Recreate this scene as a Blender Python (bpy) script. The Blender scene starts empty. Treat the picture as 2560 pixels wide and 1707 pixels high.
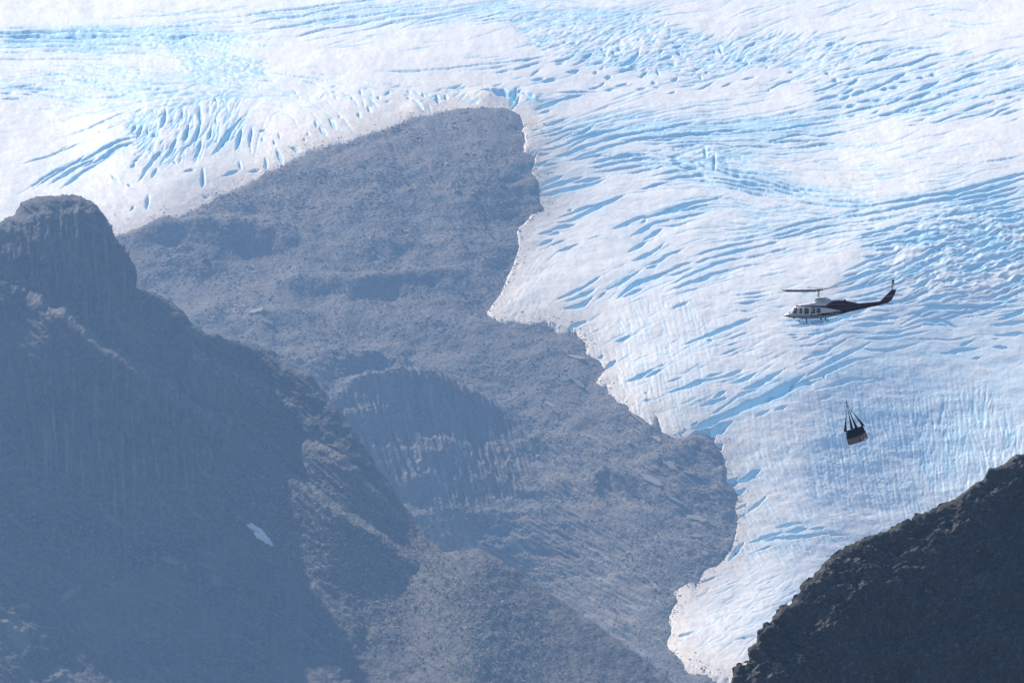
import bpy, math, random
import numpy as np
from mathutils import Vector, Matrix

rng = np.random.default_rng(7)
random.seed(7)
SC = bpy.context.scene
COL = SC.collection
R = math.radians

# ------------------------------------------------------------------ camera
K = 0.12 / 2560.0                       # tangent of one photo pixel (300 mm lens)
UC, VC = 1280.0, 853.5
cam_data = bpy.data.cameras.new('camera')
cam_data.lens = 300.0
cam_data.sensor_width = 36.0
cam_data.sensor_fit = 'HORIZONTAL'
cam_data.clip_start = 1.0
cam_data.clip_end = 60000.0
cam = bpy.data.objects.new('camera', cam_data)
cam.location = (0, 0, 0)
cam.rotation_euler = (R(90), 0, 0)
COL.objects.link(cam)
SC.camera = cam

# ------------------------------------------------------------------ light
SUN_EL, SUN_AZ = R(46), R(-38)          # azimuth measured from +y (view direction), negative = left
world = bpy.data.worlds.new('World')
SC.world = world
world.use_nodes = True
nt = world.node_tree
bg = nt.nodes['Background']
sky = nt.nodes.new('ShaderNodeTexSky')
sky.sky_type = 'NISHITA'
sky.sun_disc = False
sky.sun_elevation = SUN_EL
sky.sun_rotation = SUN_AZ
sky.altitude = 1500.0
sky.air_density = 1.0
sky.dust_density = 0.4
sky.ozone_density = 1.5
nt.links.new(sky.outputs['Color'], bg.inputs['Color'])
bg.inputs['Strength'].default_value = 0.10

sun_dir = Vector((math.sin(SUN_AZ) * math.cos(SUN_EL), math.cos(SUN_AZ) * math.cos(SUN_EL), math.sin(SUN_EL)))
sun_data = bpy.data.lights.new('sun', 'SUN')
sun_data.energy = 4.8
sun_data.angle = R(0.53)
sun_data.color = (1.0, 0.90, 0.765)
sun = bpy.data.objects.new('sun', sun_data)
sun.rotation_euler = (-sun_dir).to_track_quat('-Z', 'Y').to_euler()
COL.objects.link(sun)

vs_ = SC.view_settings
vs_.view_transform = 'Standard'
vs_.look = 'None'
vs_.gamma = 1.0
vs_.use_curve_mapping = False
vs_.exposure = 0.50

SC.render.engine = 'CYCLES'
cy = SC.cycles
cy.max_bounces = 6
cy.diffuse_bounces = 3
cy.glossy_bounces = 2
cy.transmission_bounces = 4
cy.volume_bounces = 0
cy.use_adaptive_sampling = False
try:
    cy.use_denoising = True
    cy.denoiser = 'OPENIMAGEDENOISE'
    cy.denoising_input_passes = 'RGB_ALBEDO_NORMAL'
    cy.denoising_prefilter = 'NONE'
except Exception:
    pass

HAZE_DENSITY = 0.47e-4
HAZE_COLOR = (0.285, 0.53, 0.97)
HAZE_G = 0.35

# ------------------------------------------------------------------ small tools
def px(u, v, D):
    """photo pixel + distance -> world point"""
    return np.stack([(u - UC) * K * D, D + 0 * u, -(v - VC) * K * D], -1)

def _hash(ix, iy, seed):
    h = (ix.astype(np.int64) * 374761393 + iy.astype(np.int64) * 668265263 + seed * 1442695041) & 0xFFFFFFFF
    h = ((h ^ (h >> 13)) * 1274126177) & 0xFFFFFFFF
    h = h ^ (h >> 16)
    return h

def gnoise(x, y, seed=0):
    x = np.asarray(x, float); y = np.asarray(y, float)
    ix = np.floor(x); iy = np.floor(y)
    fx = x - ix; fy = y - iy
    sx = fx * fx * fx * (fx * (fx * 6 - 15) + 10); sy = fy * fy * fy * (fy * (fy * 6 - 15) + 10)
    def g(dx, dy):
        a = _hash(ix + dx, iy + dy, seed).astype(float) * (2 * math.pi / 4294967296.0)
        return np.cos(a) * (fx - dx) + np.sin(a) * (fy - dy)
    n0 = g(0, 0) * (1 - sx) + g(1, 0) * sx
    n1 = g(0, 1) * (1 - sx) + g(1, 1) * sx
    return (n0 * (1 - sy) + n1 * sy) * 1.5

def fbm(x, y, octv=4, seed=0, gain=0.5, ridged=False):
    out = 0; a = 1.0; f = 1.0; tot = 0
    for o in range(octv):
        n = gnoise(x * f + 17.3 * o, y * f - 9.1 * o, seed + o)
        if ridged: n = 1 - 2 * np.abs(n)
        out = out + a * n; tot += a; a *= gain; f *= 2.03
    return out / tot

def sstep(a, b, x):
    t = np.clip((x - a) / (b - a), 0, 1)
    return t * t * (3 - 2 * t)

def rotuv(u, v, deg):
    c, s = math.cos(R(deg)), math.sin(R(deg))
    return u * c + v * s, -u * s + v * c

class Field:
    """values on a regular (u, v) lattice with bilinear lookup"""
    def __init__(self, u0, v0, step, a):
        self.u0, self.v0, self.s, self.a = u0, v0, step, a
    def __call__(self, u, v):
        a = self.a
        x = np.clip((np.asarray(u, float) - self.u0) / self.s, 0, a.shape[1] - 1.001)
        y = np.clip((np.asarray(v, float) - self.v0) / self.s, 0, a.shape[0] - 1.001)
        i = x.astype(int); j = y.astype(int); fx = x - i; fy = y - j
        return (a[j, i] * (1 - fx) + a[j, i + 1] * fx) * (1 - fy) + (a[j + 1, i] * (1 - fx) + a[j + 1, i + 1] * fx) * fy

def lattice(u0, u1, v0, v1, step):
    us = np.arange(u0, u1 + step, step, dtype=float); vs = np.arange(v0, v1 + step, step, dtype=float)
    return np.meshgrid(us, vs)

def signed_distance(poly, u0, u1, v0, v1, step):
    U, V = lattice(u0, u1, v0, v1, step)
    P = np.array(poly, float); Q = np.roll(P, -1, 0)
    d2 = np.full(U.shape, 1e18); ins = np.zeros(U.shape, bool)
    for (ax, ay), (bx, by) in zip(P, Q):
        dx, dy = bx - ax, by - ay
        L = dx * dx + dy * dy + 1e-9
        t = np.clip(((U - ax) * dx + (V - ay) * dy) / L, 0, 1)
        d2 = np.minimum(d2, (U - ax - t * dx) ** 2 + (V - ay - t * dy) ** 2)
        if ay != by:
            c = (ay > V) != (by > V)
            ins ^= c & (U < (bx - ax) * (V - ay) / (by - ay) + ax)
    d = np.sqrt(d2)
    return Field(u0, v0, step, np.where(ins, d, -d))

def polyline_distance(pts, U, V):
    """distance, parameter 0..1 and side (+ = below the line on screen)"""
    P = np.array(pts, float)
    best = np.full(np.shape(U), 1e18); par = np.zeros(np.shape(U)); side = np.zeros(np.shape(U))
    seg = np.hypot(*(P[1:] - P[:-1]).T); cum = np.concatenate([[0], np.cumsum(seg)])
    for i in range(len(P) - 1):
        dx, dy = P[i + 1] - P[i]
        t = np.clip(((U - P[i, 0]) * dx + (V - P[i, 1]) * dy) / (seg[i] ** 2 + 1e-9), 0, 1)
        ex = U - P[i, 0] - t * dx; ey = V - P[i, 1] - t * dy
        d = ex * ex + ey * ey
        m = d < best
        best = np.where(m, d, best); par = np.where(m, (cum[i] + t * seg[i]) / cum[-1], par)
        side = np.where(m, np.sign(dx * ey - dy * ex), side)
    return np.sqrt(best), par, side

def blur(a, r, it=2):
    for _ in range(it):
        for ax in (0, 1):
            pad = [(0, 0), (0, 0)]; pad[ax] = (r + 1, r)
            c = np.cumsum(np.pad(a, pad, mode='edge'), axis=ax)
            n = a.shape[ax]
            hi = np.take(c, np.arange(2 * r + 1, 2 * r + 1 + n), axis=ax)
            lo = np.take(c, np.arange(0, n), axis=ax)
            a = (hi - lo) / (2 * r + 1)
    return a

def blur_u(a, r):
    c = np.cumsum(np.pad(a, [(0, 0), (r + 1, r)], mode='edge'), axis=1)
    n = a.shape[1]
    return (c[:, 2 * r + 1:2 * r + 1 + n] - c[:, :n]) / (2 * r + 1)

def slope_depth(ctrl, u0, u1, v0, v1, step, v_anchor, D_anchor, power=3.2, ublur=30, rough=None, dblur=16, top=None):
    """distance field whose ground slope (degrees) is interpolated from (u, v, slope) control points"""
    U, V = lattice(u0, u1, v0, v1, step)
    num = np.zeros(U.shape); den = np.zeros(U.shape)
    for (cu, cv, s) in ctrl:
        w = 1.0 / (((U - cu) / 1.5) ** 2 + (V - cv) ** 2 + 25.0 ** 2) ** (power / 2)
        num += w * s; den += w
    S = blur(num / den, max(1, int(16 / step)))
    for _ in range(2):
        S = blur_u(S, max(1, int(ublur / step)))
    S = S + rough(U, V) if rough is not None else S
    Da = D_anchor(U[0])
    rate = K * Da[None, :] / np.tan(np.radians(np.clip(S, 3, 86)))      # metres of depth per pixel upwards
    cum = np.cumsum(rate[::-1], axis=0)[::-1] * step
    ja = int(round((v_anchor - v0) / step))
    D = Da[None, :] + cum - cum[ja][None, :]
    for _ in range(2):
        D = blur_u(D, max(1, int(dblur / step)))
    if top is not None:
        wt = sstep(top[1], top[0], V)
        D = D * (1 - wt) + blur_u(blur_u(D, int(420 / step)), int(420 / step)) * wt
    return Field(u0, v0, step, blur(D, max(1, int(8 / step))))

# ------------------------------------------------------------------ mesh / object tools
def raw_mesh(name, verts, faces_flat, nper, smooth=True):
    me = bpy.data.meshes.new(name)
    verts = np.ascontiguousarray(verts, dtype=np.float32)
    f = np.ascontiguousarray(faces_flat, dtype=np.int32).ravel()
    nf = len(f) // nper
    me.vertices.add(len(verts)); me.vertices.foreach_set('co', verts.ravel())
    me.loops.add(len(f)); me.loops.foreach_set('vertex_index', f)
    me.polygons.add(nf)
    me.polygons.foreach_set('loop_start', np.arange(0, len(f), nper, dtype=np.int32))
    try:
        me.polygons.foreach_set('loop_total', np.full(nf, nper, dtype=np.int32))
    except Exception:
        pass
    me.polygons.foreach_set('use_smooth', np.full(nf, smooth, dtype=bool))
    me.update(calc_edges=True)
    return me

def color_attr(me, name, rgb):
    at = me.color_attributes.new(name, 'FLOAT_COLOR', 'POINT')
    c = np.ones((len(rgb), 4), np.float32); c[:, :3] = rgb
    at.data.foreach_set('color', c.ravel())

def link(name, me, mat=None, parent=None):
    o = bpy.data.objects.new(name, me)
    if mat is not None and me is not None:
        for m in (mat if isinstance(mat, (list, tuple)) else [mat]):
            me.materials.append(m)
    COL.objects.link(o)
    if parent is not None: o.parent = parent
    return o

def tag(o, label=None, cat=None, group=None, kind=None):
    if label: o['label'] = label
    if cat: o['category'] = cat
    if group: o['group'] = group
    if kind: o['kind'] = kind
    return o

def empty(name, loc, label, cat, group=None):
    o = bpy.data.objects.new(name, None)
    o.location = loc
    COL.objects.link(o)
    return tag(o, label, cat, group)

def grid_object(name, P, keep, mat, attr=None, kind=None, smooth=True):
    ny, nx = keep.shape
    cell = keep[:-1, :-1] & keep[1:, :-1] & keep[:-1, 1:] & keep[1:, 1:]
    used = np.zeros((ny, nx), bool)
    used[:-1, :-1] |= cell; used[1:, :-1] |= cell; used[:-1, 1:] |= cell; used[1:, 1:] |= cell
    idx = np.full((ny, nx), -1, np.int64); idx[used] = np.arange(used.sum())
    j, i = np.nonzero(cell)
    F = np.stack([idx[j + 1, i], idx[j + 1, i + 1], idx[j, i + 1], idx[j, i]], -1)
    me = raw_mesh(name, P[used], F, 4, smooth)
    if attr is not None: color_attr(me, 'mix', attr[used])
    o = link(name, me, mat)
    if kind: o['kind'] = kind
    return o

def normals_of(P):
    du = np.gradient(P, axis=1); dv = np.gradient(P, axis=0)
    n = np.cross(du, dv)
    n /= np.linalg.norm(n, axis=-1, keepdims=True) + 1e-12
    flip = n[..., 1] > 0
    n[flip] *= -1
    return n

class MB:
    """collects simple shapes into one mesh"""
    def __init__(self): self.v = []; self.f = []; self.m = []; self.n = 0
    def add(self, verts, faces, mi=0):
        verts = [tuple(map(float, p)) for p in verts]
        self.f += [tuple(int(i) + self.n for i in f) for f in faces]; self.m += [mi] * len(faces)
        self.v += verts; self.n += len(verts); return self
    def box(self, c, s, rot=None, mi=0, taper=1.0):
        pts = []
        for z in (-1, 1):
            t = taper if z > 0 else 1.0
            for x, y in ((-1, -1), (1, -1), (1, 1), (-1, 1)):
                p = Vector((x * s[0] / 2 * t, y * s[1] / 2 * t, z * s[2] / 2))
                if rot is not None: p = rot @ p
                pts.append(p + Vector(c))
        return self.add(pts, [(3, 2, 1, 0), (4, 5, 6, 7), (0, 1, 5, 4), (1, 2, 6, 5), (2, 3, 7, 6), (3, 0, 4, 7)], mi)
    def loft(self, rings, mi=0, cap=True):
        n = len(rings[0]); vs = [p for r in rings for p in r]; fs = []
        for k in range(len(rings) - 1):
            for i in range(n):
                a, b = k * n + i, k * n + (i + 1) % n
                fs.append((a, b, b + n, a + n))
        if cap:
            fs.append(tuple(range(n - 1, -1, -1))); fs.append(tuple((len(rings) - 1) * n + i for i in range(n)))
        return self.add(vs, fs, mi)
    def tube(self, path, r, n=8, mi=0):
        path = [Vector(p) for p in path]; rs = r if isinstance(r, (list, tuple)) else [r] * len(path)
        rings = []
        for k, p in enumerate(path):
            t = (path[min(k + 1, len(path) - 1)] - path[max(k - 1, 0)]).normalized()
            a = t.cross(Vector((0, 1, 0)) if abs(t.y) < .9 else Vector((1, 0, 0))).normalized(); b = t.cross(a)
            rings.append([p + (a * math.cos(2 * math.pi * i / n) + b * math.sin(2 * math.pi * i / n)) * rs[k] for i in range(n)])
        return self.loft(rings, mi)
    def build(self, name, mat, parent=None, smooth=False, auto=None):
        me = bpy.data.meshes.new(name)
        me.from_pydata(self.v, [], self.f)
        me.update()
        o = link(name, me, mat, parent)
        for p, m in zip(me.polygons, self.m):
            p.material_index = m; p.use_smooth = smooth
        return o

# ------------------------------------------------------------------ materials
def new_mat(name):
    m = bpy.data.materials.new(name); m.use_nodes = True
    t = m.node_tree; b = t.nodes['Principled BSDF']
    return m, t, b

def N(t, typ, **kw):
    n = t.nodes.new(typ)
    for k, v in kw.items():
        if k.startswith('i_'): n.inputs[k[2:].replace('_', ' ')].default_value = v
        else: setattr(n, k, v)
    return n

def mixc(t, fac, a, b, mode='MIX'):
    n = t.nodes.new('ShaderNodeMix'); n.data_type = 'RGBA'; n.blend_type = mode
    for sock, val in ((n.inputs[0], fac), (n.inputs[6], a), (n.inputs[7], b)):
        if hasattr(val, 'is_output'): t.links.new(val, sock)
        elif isinstance(val, (int, float)): sock.default_value = val
        else: sock.default_value = (*val, 1.0)
    return n.outputs[2]

def ramp(t, src, p0, p1):
    n = t.nodes.new('ShaderNodeMapRange'); n.clamp = True
    n.inputs['From Min'].default_value = p0; n.inputs['From Max'].default_value = p1
    t.links.new(src, n.inputs['Value']); return n.outputs['Result']

def noise_tex(t, scale, detail=4, stretch=(1, 1, 1), rough=0.55):
    g = t.nodes.new('ShaderNodeNewGeometry')
    mp = t.nodes.new('ShaderNodeVectorMath'); mp.operation = 'MULTIPLY'; mp.inputs[1].default_value = stretch
    t.links.new(g.outputs['Position'], mp.inputs[0])
    n = t.nodes.new('ShaderNodeTexNoise'); n.inputs['Scale'].default_value = scale
    n.inputs['Detail'].default_value = detail; n.inputs['Roughness'].default_value = rough
    t.links.new(mp.outputs[0], n.inputs['Vector'])
    return n.outputs['Fac']

def paint(name, col, rough=0.4, metal=0.0, var=0.12, scale=3.0, spec=0.5):
    m, t, b = new_mat(name)
    f = noise_tex(t, scale, 3)
    t.links.new(mixc(t, ramp(t, f, .3, .7), tuple(c * (1 - var) for c in col), tuple(min(1, c * (1 + var)) for c in col)), b.inputs['Base Color'])
    b.inputs['Roughness'].default_value = rough; b.inputs['Metallic'].default_value = metal
    b.inputs['Specular IOR Level'].default_value = spec
    return m

def rock_material(name, dark, mid, pale, rust, s, streak=(1, 1, 1), moss=(.06, .07, .03)):
    m, t, b = new_mat(name)
    at = t.nodes.new('ShaderNodeAttribute'); at.attribute_name = 'mix'
    sep = t.nodes.new('ShaderNodeSeparateColor'); t.links.new(at.outputs['Color'], sep.inputs[0])
    c = mixc(t, ramp(t, noise_tex(t, .05 * s, 5, streak), .35, .65), dark, mid)
    c = mixc(t, ramp(t, noise_tex(t, .6 * s, 3, streak, .7), .4, .75), c, tuple(x * 1.7 for x in mid))
    c = mixc(t, sep.outputs[0], c, mixc(t, ramp(t, noise_tex(t, .5 * s, 3), .3, .7), tuple(x * .75 for x in pale), pale))
    c = mixc(t, sep.outputs[1], c, rust)
    c = mixc(t, sep.outputs[2], c, moss)
    t.links.new(c, b.inputs['Base Color'])
    b.inputs['Roughness'].default_value = 0.85
    b.inputs['Specular IOR Level'].default_value = 0.25
    bm = t.nodes.new('ShaderNodeBump'); bm.inputs['Strength'].default_value = 0.7; bm.inputs['Distance'].default_value = 1.2 / s
    t.links.new(noise_tex(t, .8 * s, 4), bm.inputs['Height']); t.links.new(bm.outputs['Normal'], b.inputs['Normal'])
    return m

# ------------------------------------------------------------------ crevasses of the glacier
# "width: x,y x,y ...; ..." traced per patch: (origin u, origin v, scale, text)
PATCHES = [  # a few strokes at the ice margin trace shade, cut and coloured like crevasses
(0, 0, 3.672, """7:0,365 150,365 320,345 520,345 700,340 900,350 1060,350 1200,345;10:0,400 150,400 330,385 560,400 700,395 900,395 1000,410;9:680,365 760,380 900,385 1040,395 1150,395 1260,390;
6:0,435 150,445 330,440 520,440 700,440 860,445;5:880,455 1050,465 1200,465 1350,475 1500,485;4:0,500 150,500 300,490 500,485 700,485 850,495 1000,505 1150,515;4:380,530 500,535 600,545 720,545;3:0,550 150,548 300,545;
3:520,520 700,530 900,545 1100,545 1300,545 1500,570 1650,600 1850,640;3:0,605 200,603 400,603 600,605 800,608 950,600;4:1250,345 1400,330 1600,310 1800,295 2000,275;7:1280,400 1400,380 1500,395 1600,410 1750,385 1850,365;
5:1450,410 1600,420 1700,420 1850,440;4:1380,430 1500,450 1650,465 1800,480 1950,505;6:1830,395 1950,415 2050,435 2200,460 2350,490;5:1850,440 1950,460 2060,495 2200,520;5:1950,510 2060,540 2200,570;5:1900,365 2050,390 2200,430 2350,475;
3:1500,500 1650,540 1800,560 1950,600 2100,640;3:1560,560 1750,600 1950,630 2150,655;3:0,325 300,320;3:1000,330 1300,315 1500,285;2:1000,240 1300,215 1600,205 1900,180 2350,140;2:1500,290 1900,240 2200,215 2350,200;2:1900,300 2100,275 2350,260;2:2000,350 2350,335;2:1850,345 2000,310 2350,300;
4:560,665 700,690 780,720 900,745 1050,780 1200,785;5:830,660 900,685 1000,705 1150,725 1250,745 1400,760;3:1250,705 1350,715;4:370,740 480,745 620,750 700,780 850,800 1000,820;4:500,820 600,840 700,860 800,880;5:700,800 800,815 900,820;
4:0,880 150,860 340,840;5:150,880 350,875 500,890 600,905 700,920;5:0,920 120,920;5:280,910 400,920;4:200,935 330,945;4:430,945 600,970 750,985 900,1005;5:0,975 120,975 230,985;4:760,945 900,960 1050,940 1200,930;4:900,870 1050,885 1200,905 1350,890;4:1250,825 1450,830 1600,830 1800,825;
4:1300,880 1450,880 1600,870;4:1380,930 1550,910 1700,890;3:1250,995 1350,985;3:600,1310 800,1250 1000,1160 1200,1070 1280,1030;3:250,1568 500,1470 700,1380 850,1340;3:650,1290 870,1215 1080,1150;
9:650,1568 800,1510 950,1420 1100,1350 1230,1320;9:800,1568 950,1500 1100,1400 1230,1370;5:870,1568 1000,1500 1080,1455;10:1520,1080 1510,1150 1490,1210;9:1840,1010 1830,1090 1840,1180;6:1680,1070 1670,1140;9:1310,1200 1280,1260 1260,1320;8:1250,1200 1210,1260;7:1430,1270 1400,1320;10:1730,1210 1710,1280 1690,1340;
10:1830,1220 1800,1300 1760,1380 1720,1400;9:1940,1230 1910,1330;9:1850,1340 1830,1420 1800,1480;12:2210,1150 2150,1210 2080,1290 2020,1400 1990,1430;10:2220,1240 2190,1330 2170,1400;8:2110,1280 2080,1340;8:2310,1240 2290,1330 2300,1400;8:1620,1340 1570,1430 1540,1480;10:1470,1450 1420,1500 1390,1530;7:1600,1530 1610,1545;
5:1980,1140 1990,1200;5:1980,960 1990,990;6:1350,1240 1360,1280;5:1220,1550 1280,1500"""),
(0, 0, 1.8375, """8:735,735 700,760 650,840;7:720,800 700,835;6:600,800 620,780;6:515,835 545,865;6:600,880 590,870;10:932,805 930,865;8:680,925 672,968;5:615,965 600,985;6:800,760 810,775;6:850,810 890,805;6:1020,830 1090,800;7:1220,740 1225,775;7:1275,705 1300,760;7:1340,690 1380,700;6:1140,800 1190,790;5:930,910 960,915;6:1100,760 1105,790;
8:250,860 340,800 430,760;8:300,880 380,815 450,780;7:190,870 260,820 380,750;4:120,900 240,820 330,770;4:120,780 250,740 320,690"""),
(640, 0, 3.672, """4:0,190 200,165 400,140 600,110 800,95;4:0,270 130,240 300,215 450,200 600,165 760,140;4:0,335 150,325 350,300 500,255 700,230 850,215 1000,200 1200,170 1400,150;4:400,385 550,345 700,315 830,295 950,270 1100,240 1300,205 1500,185;3:480,290 650,275 800,240 950,215;3:800,370 950,335 1100,305 1250,260 1400,235 1550,225 1700,190;
3:1150,300 1350,260 1500,240 1650,205;3:850,150 1000,130 1200,115 1390,100;3:1000,200 1250,150 1450,115 1700,105;3:1430,310 1600,255 1750,235;3:1850,270 2050,225 2200,185 2350,165;3:1950,265 2200,235 2350,215;3:1500,250 1700,200 1900,150 2100,130 2300,115;2:450,435 650,410 850,380;
3:1200,700 1500,690 1750,675 2000,645 2350,615;3:1950,690 2150,670 2350,640;3:0,715 200,735 350,760 500,770 650,785 760,810;3:0,800 150,805 250,820;3:380,795 520,815 620,840 660,880;4:2200,710 2350,680;4:1720,850 1820,830 1900,800;3:2180,830 2280,790;
7:1190,910 1230,880;5:955,880 965,925;6:880,940 885,965;6:1110,940 1140,945;7:1390,920 1420,945;12:1660,905 1670,960;7:1530,890 1540,910;7:1740,900 1750,940;5:1390,865 1415,880;8:1030,1020 1050,1055;7:940,1070 950,1100;7:545,1150 560,1190;9:590,1200 640,1250;9:680,1130 735,1200;5:760,1100 780,1115;6:210,1260 220,1300;5:470,1250 490,1265;
7:160,1320 175,1350;8:190,1420 240,1500;7:90,1480 95,1550;7:350,1380 380,1410;5:440,1300 460,1310;6:30,1240 90,1220;4:60,1290 60,1330;4:700,890 740,900;14:2140,860 2250,880 2340,900 2400,880"""),
(1280, 0, 3.672, """5:180,740 220,700 250,690;7:190,780 290,765;7:280,790 400,775;5:0,610 150,600 290,575;5:0,690 150,650 280,620;4:340,630 480,610 600,560;5:640,590 700,560 770,520;7:820,510 830,500;5:400,650 480,625;6:570,660 640,620 700,580 740,560;8:510,720 560,720 610,700;7:770,640 850,620;6:840,570 870,560;7:910,545 940,540;8:970,510 1000,505;5:910,590 990,570;
10:1010,660 1080,630 1150,580 1160,540;7:980,725 1030,700 1100,700 1140,690;5:1090,680 1140,670;6:750,730 780,715;8:860,770 910,760;6:800,840 850,810;7:960,860 1050,835;6:1180,770 1200,730 1240,720;7:1330,700 1350,750;7:1390,610 1440,590 1470,570;8:1480,500 1550,480;8:1510,540 1550,550;6:1350,540 1380,525;8:1900,470 1920,540;6:1850,520 1870,530;6:1790,610 1830,605;
6:1440,640 1500,660;6:1680,690 1730,700;6:1780,730 1800,740;6:1730,760 1740,790;6:1460,810 1520,780;7:1280,830 1320,825;5:1300,870 1360,860;5:1150,890 1240,880;5:1440,930 1500,915;5:1940,860 2030,825;5:2130,800 2230,780;4:1650,890 1750,875 1860,810;3:1500,870 1650,840 1720,820;6:2130,520 2170,490 2240,455;6:2060,620 2130,600;7:2240,630 2350,600;6:2130,670 2170,640;6:2330,690 2350,680;
4:560,270 600,280;5:440,900 500,900 640,900 780,900;7:270,1030 330,1000 440,960;8:480,960 540,940 640,930;4:840,890 960,870;4:700,870 850,830;5:250,1070 350,1050;6:300,1190 400,1165 490,1140;4:180,1215 280,1210;4:350,1230 490,1215;4:290,1280 450,1255 600,1225 780,1185;4:330,1340 500,1280 620,1250;5:500,1310 620,1275 700,1240 780,1190;6:240,1400 380,1390 500,1365 620,1310 760,1280 900,1250;
7:590,1370 700,1310 850,1270 1000,1230 1140,1190;7:480,1450 620,1410 760,1370 900,1320 1050,1295 1200,1270 1400,1240 1600,1200;7:640,1480 760,1450 880,1410 1000,1380 1150,1345 1220,1330;6:1100,1345 1300,1320 1500,1305 1700,1285 1900,1260 2100,1240;5:1230,1350 1400,1345 1600,1310 1800,1290 2000,1295 2200,1265 2350,1255;4:1280,1380 1450,1380 1650,1370 1900,1365 2100,1365 2350,1355;
4:1500,1410 1700,1390 1850,1390 2050,1415 2350,1410;4:560,1520 680,1495 860,1470;4:240,1440 340,1435;4:220,1540 300,1520;5:780,1550 900,1520 1050,1500 1200,1480;6:1770,1430 1775,1500;3:1050,1220 1300,1190;3:1400,1215 1700,1210 1900,1190 2100,1170 2350,1150;14:-20,900 40,890;9:60,940 30,990 0,1010"""),
(1920, 0, 3.672, """5:0,890 100,840 230,785;6:410,920 520,880 640,830 700,820;5:720,840 840,805;5:520,740 570,730;5:190,725 240,715;4:640,720 750,690 820,680;6:880,660 940,620 1040,590 1120,560;6:980,620 1100,600;5:730,520 800,490 900,460 1000,445 1150,435;5:700,600 760,570;6:540,480 620,455;6:820,750 900,735 1050,705 1200,675 1300,650 1400,620 1500,570 1590,560;4:1100,545 1250,510 1400,500 1600,490;
7:590,800 640,790;7:700,770 790,760;8:460,995 540,960 650,940;7:670,975 760,940;9:780,940 840,910 900,900;8:920,890 1000,860 1080,840;9:1100,820 1180,770 1250,735;6:690,920 800,880;9:1040,890 1100,880;7:1120,880 1200,860;6:1200,820 1320,800;6:1370,780 1440,775;9:1400,880 1480,840 1570,805;6:1400,690 1480,665 1580,640;6:1490,750 1550,745;7:840,1000 950,980 1050,970;
6:440,1080 550,1060 650,1045 700,1030;7:730,1040 810,1030;6:720,1100 850,1065 950,1045 1080,1020;7:1090,1030 1180,980 1270,950;6:1290,975 1400,935 1510,900;5:1560,930 1640,915;6:1180,1090 1280,1040 1400,1000 1560,960 1700,900 1850,850 1960,830;7:1700,810 1800,770 1900,735 1975,720;4:2000,715 2100,700 2200,670 2350,640;4:1800,700 1870,650 2000,630;6:1020,1135 1100,1115 1200,1090;
5:1200,1100 1370,1060;5:1370,1090 1500,1060 1650,1010 1820,980;5:1850,980 1950,950;6:1990,950 2110,930 2200,890 2350,855;5:1390,1140 1530,1100 1650,1080;5:1800,1080 1900,1040 2050,1000 2120,985;5:2170,980 2270,950;5:1480,1200 1600,1180 1700,1130 1800,1100;4:1640,1200 1800,1150 2000,1090 2200,1040;5:2020,1140 2130,1090 2230,1050;4:2120,1130 2220,1100 2350,1070;
3:1320,1200 1460,1155;3:1280,1230 1400,1215;4:950,1120 1030,1080;3:0,1140 150,1110 310,1080;3:350,1160 550,1135 700,1125;4:720,1130 830,1120;3:880,1160 1000,1150;8:0,1255 150,1240 320,1210 480,1190 620,1165;6:0,1370 120,1330 240,1300 350,1295;6:330,1310 500,1310 620,1285 740,1270;5:0,1370 200,1360 350,1360 500,1355;4:0,1430 200,1425 320,1415 480,1390 680,1370;3:0,1490 220,1475 400,1465;4:100,1290 300,1270 470,1270;
2:310,165 500,130 640,90 700,70;2:480,220 620,190 750,120;2:800,240 980,220 1040,170;2:850,330 1050,300 1200,240 1280,215;2:1080,380 1250,345 1400,315;2:1420,245 1500,205 1640,185;2:1280,165 1380,140;2:1650,145 1850,160 2050,175;2:1900,290 2200,270;2:1350,470 1600,460 1720,450;2:1180,1395 1400,1335 1600,1295 1800,1240;2:2140,1215 2350,1130;2:1700,1430 2000,1370;3:1900,1568 2200,1530 2350,1490"""),
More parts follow.
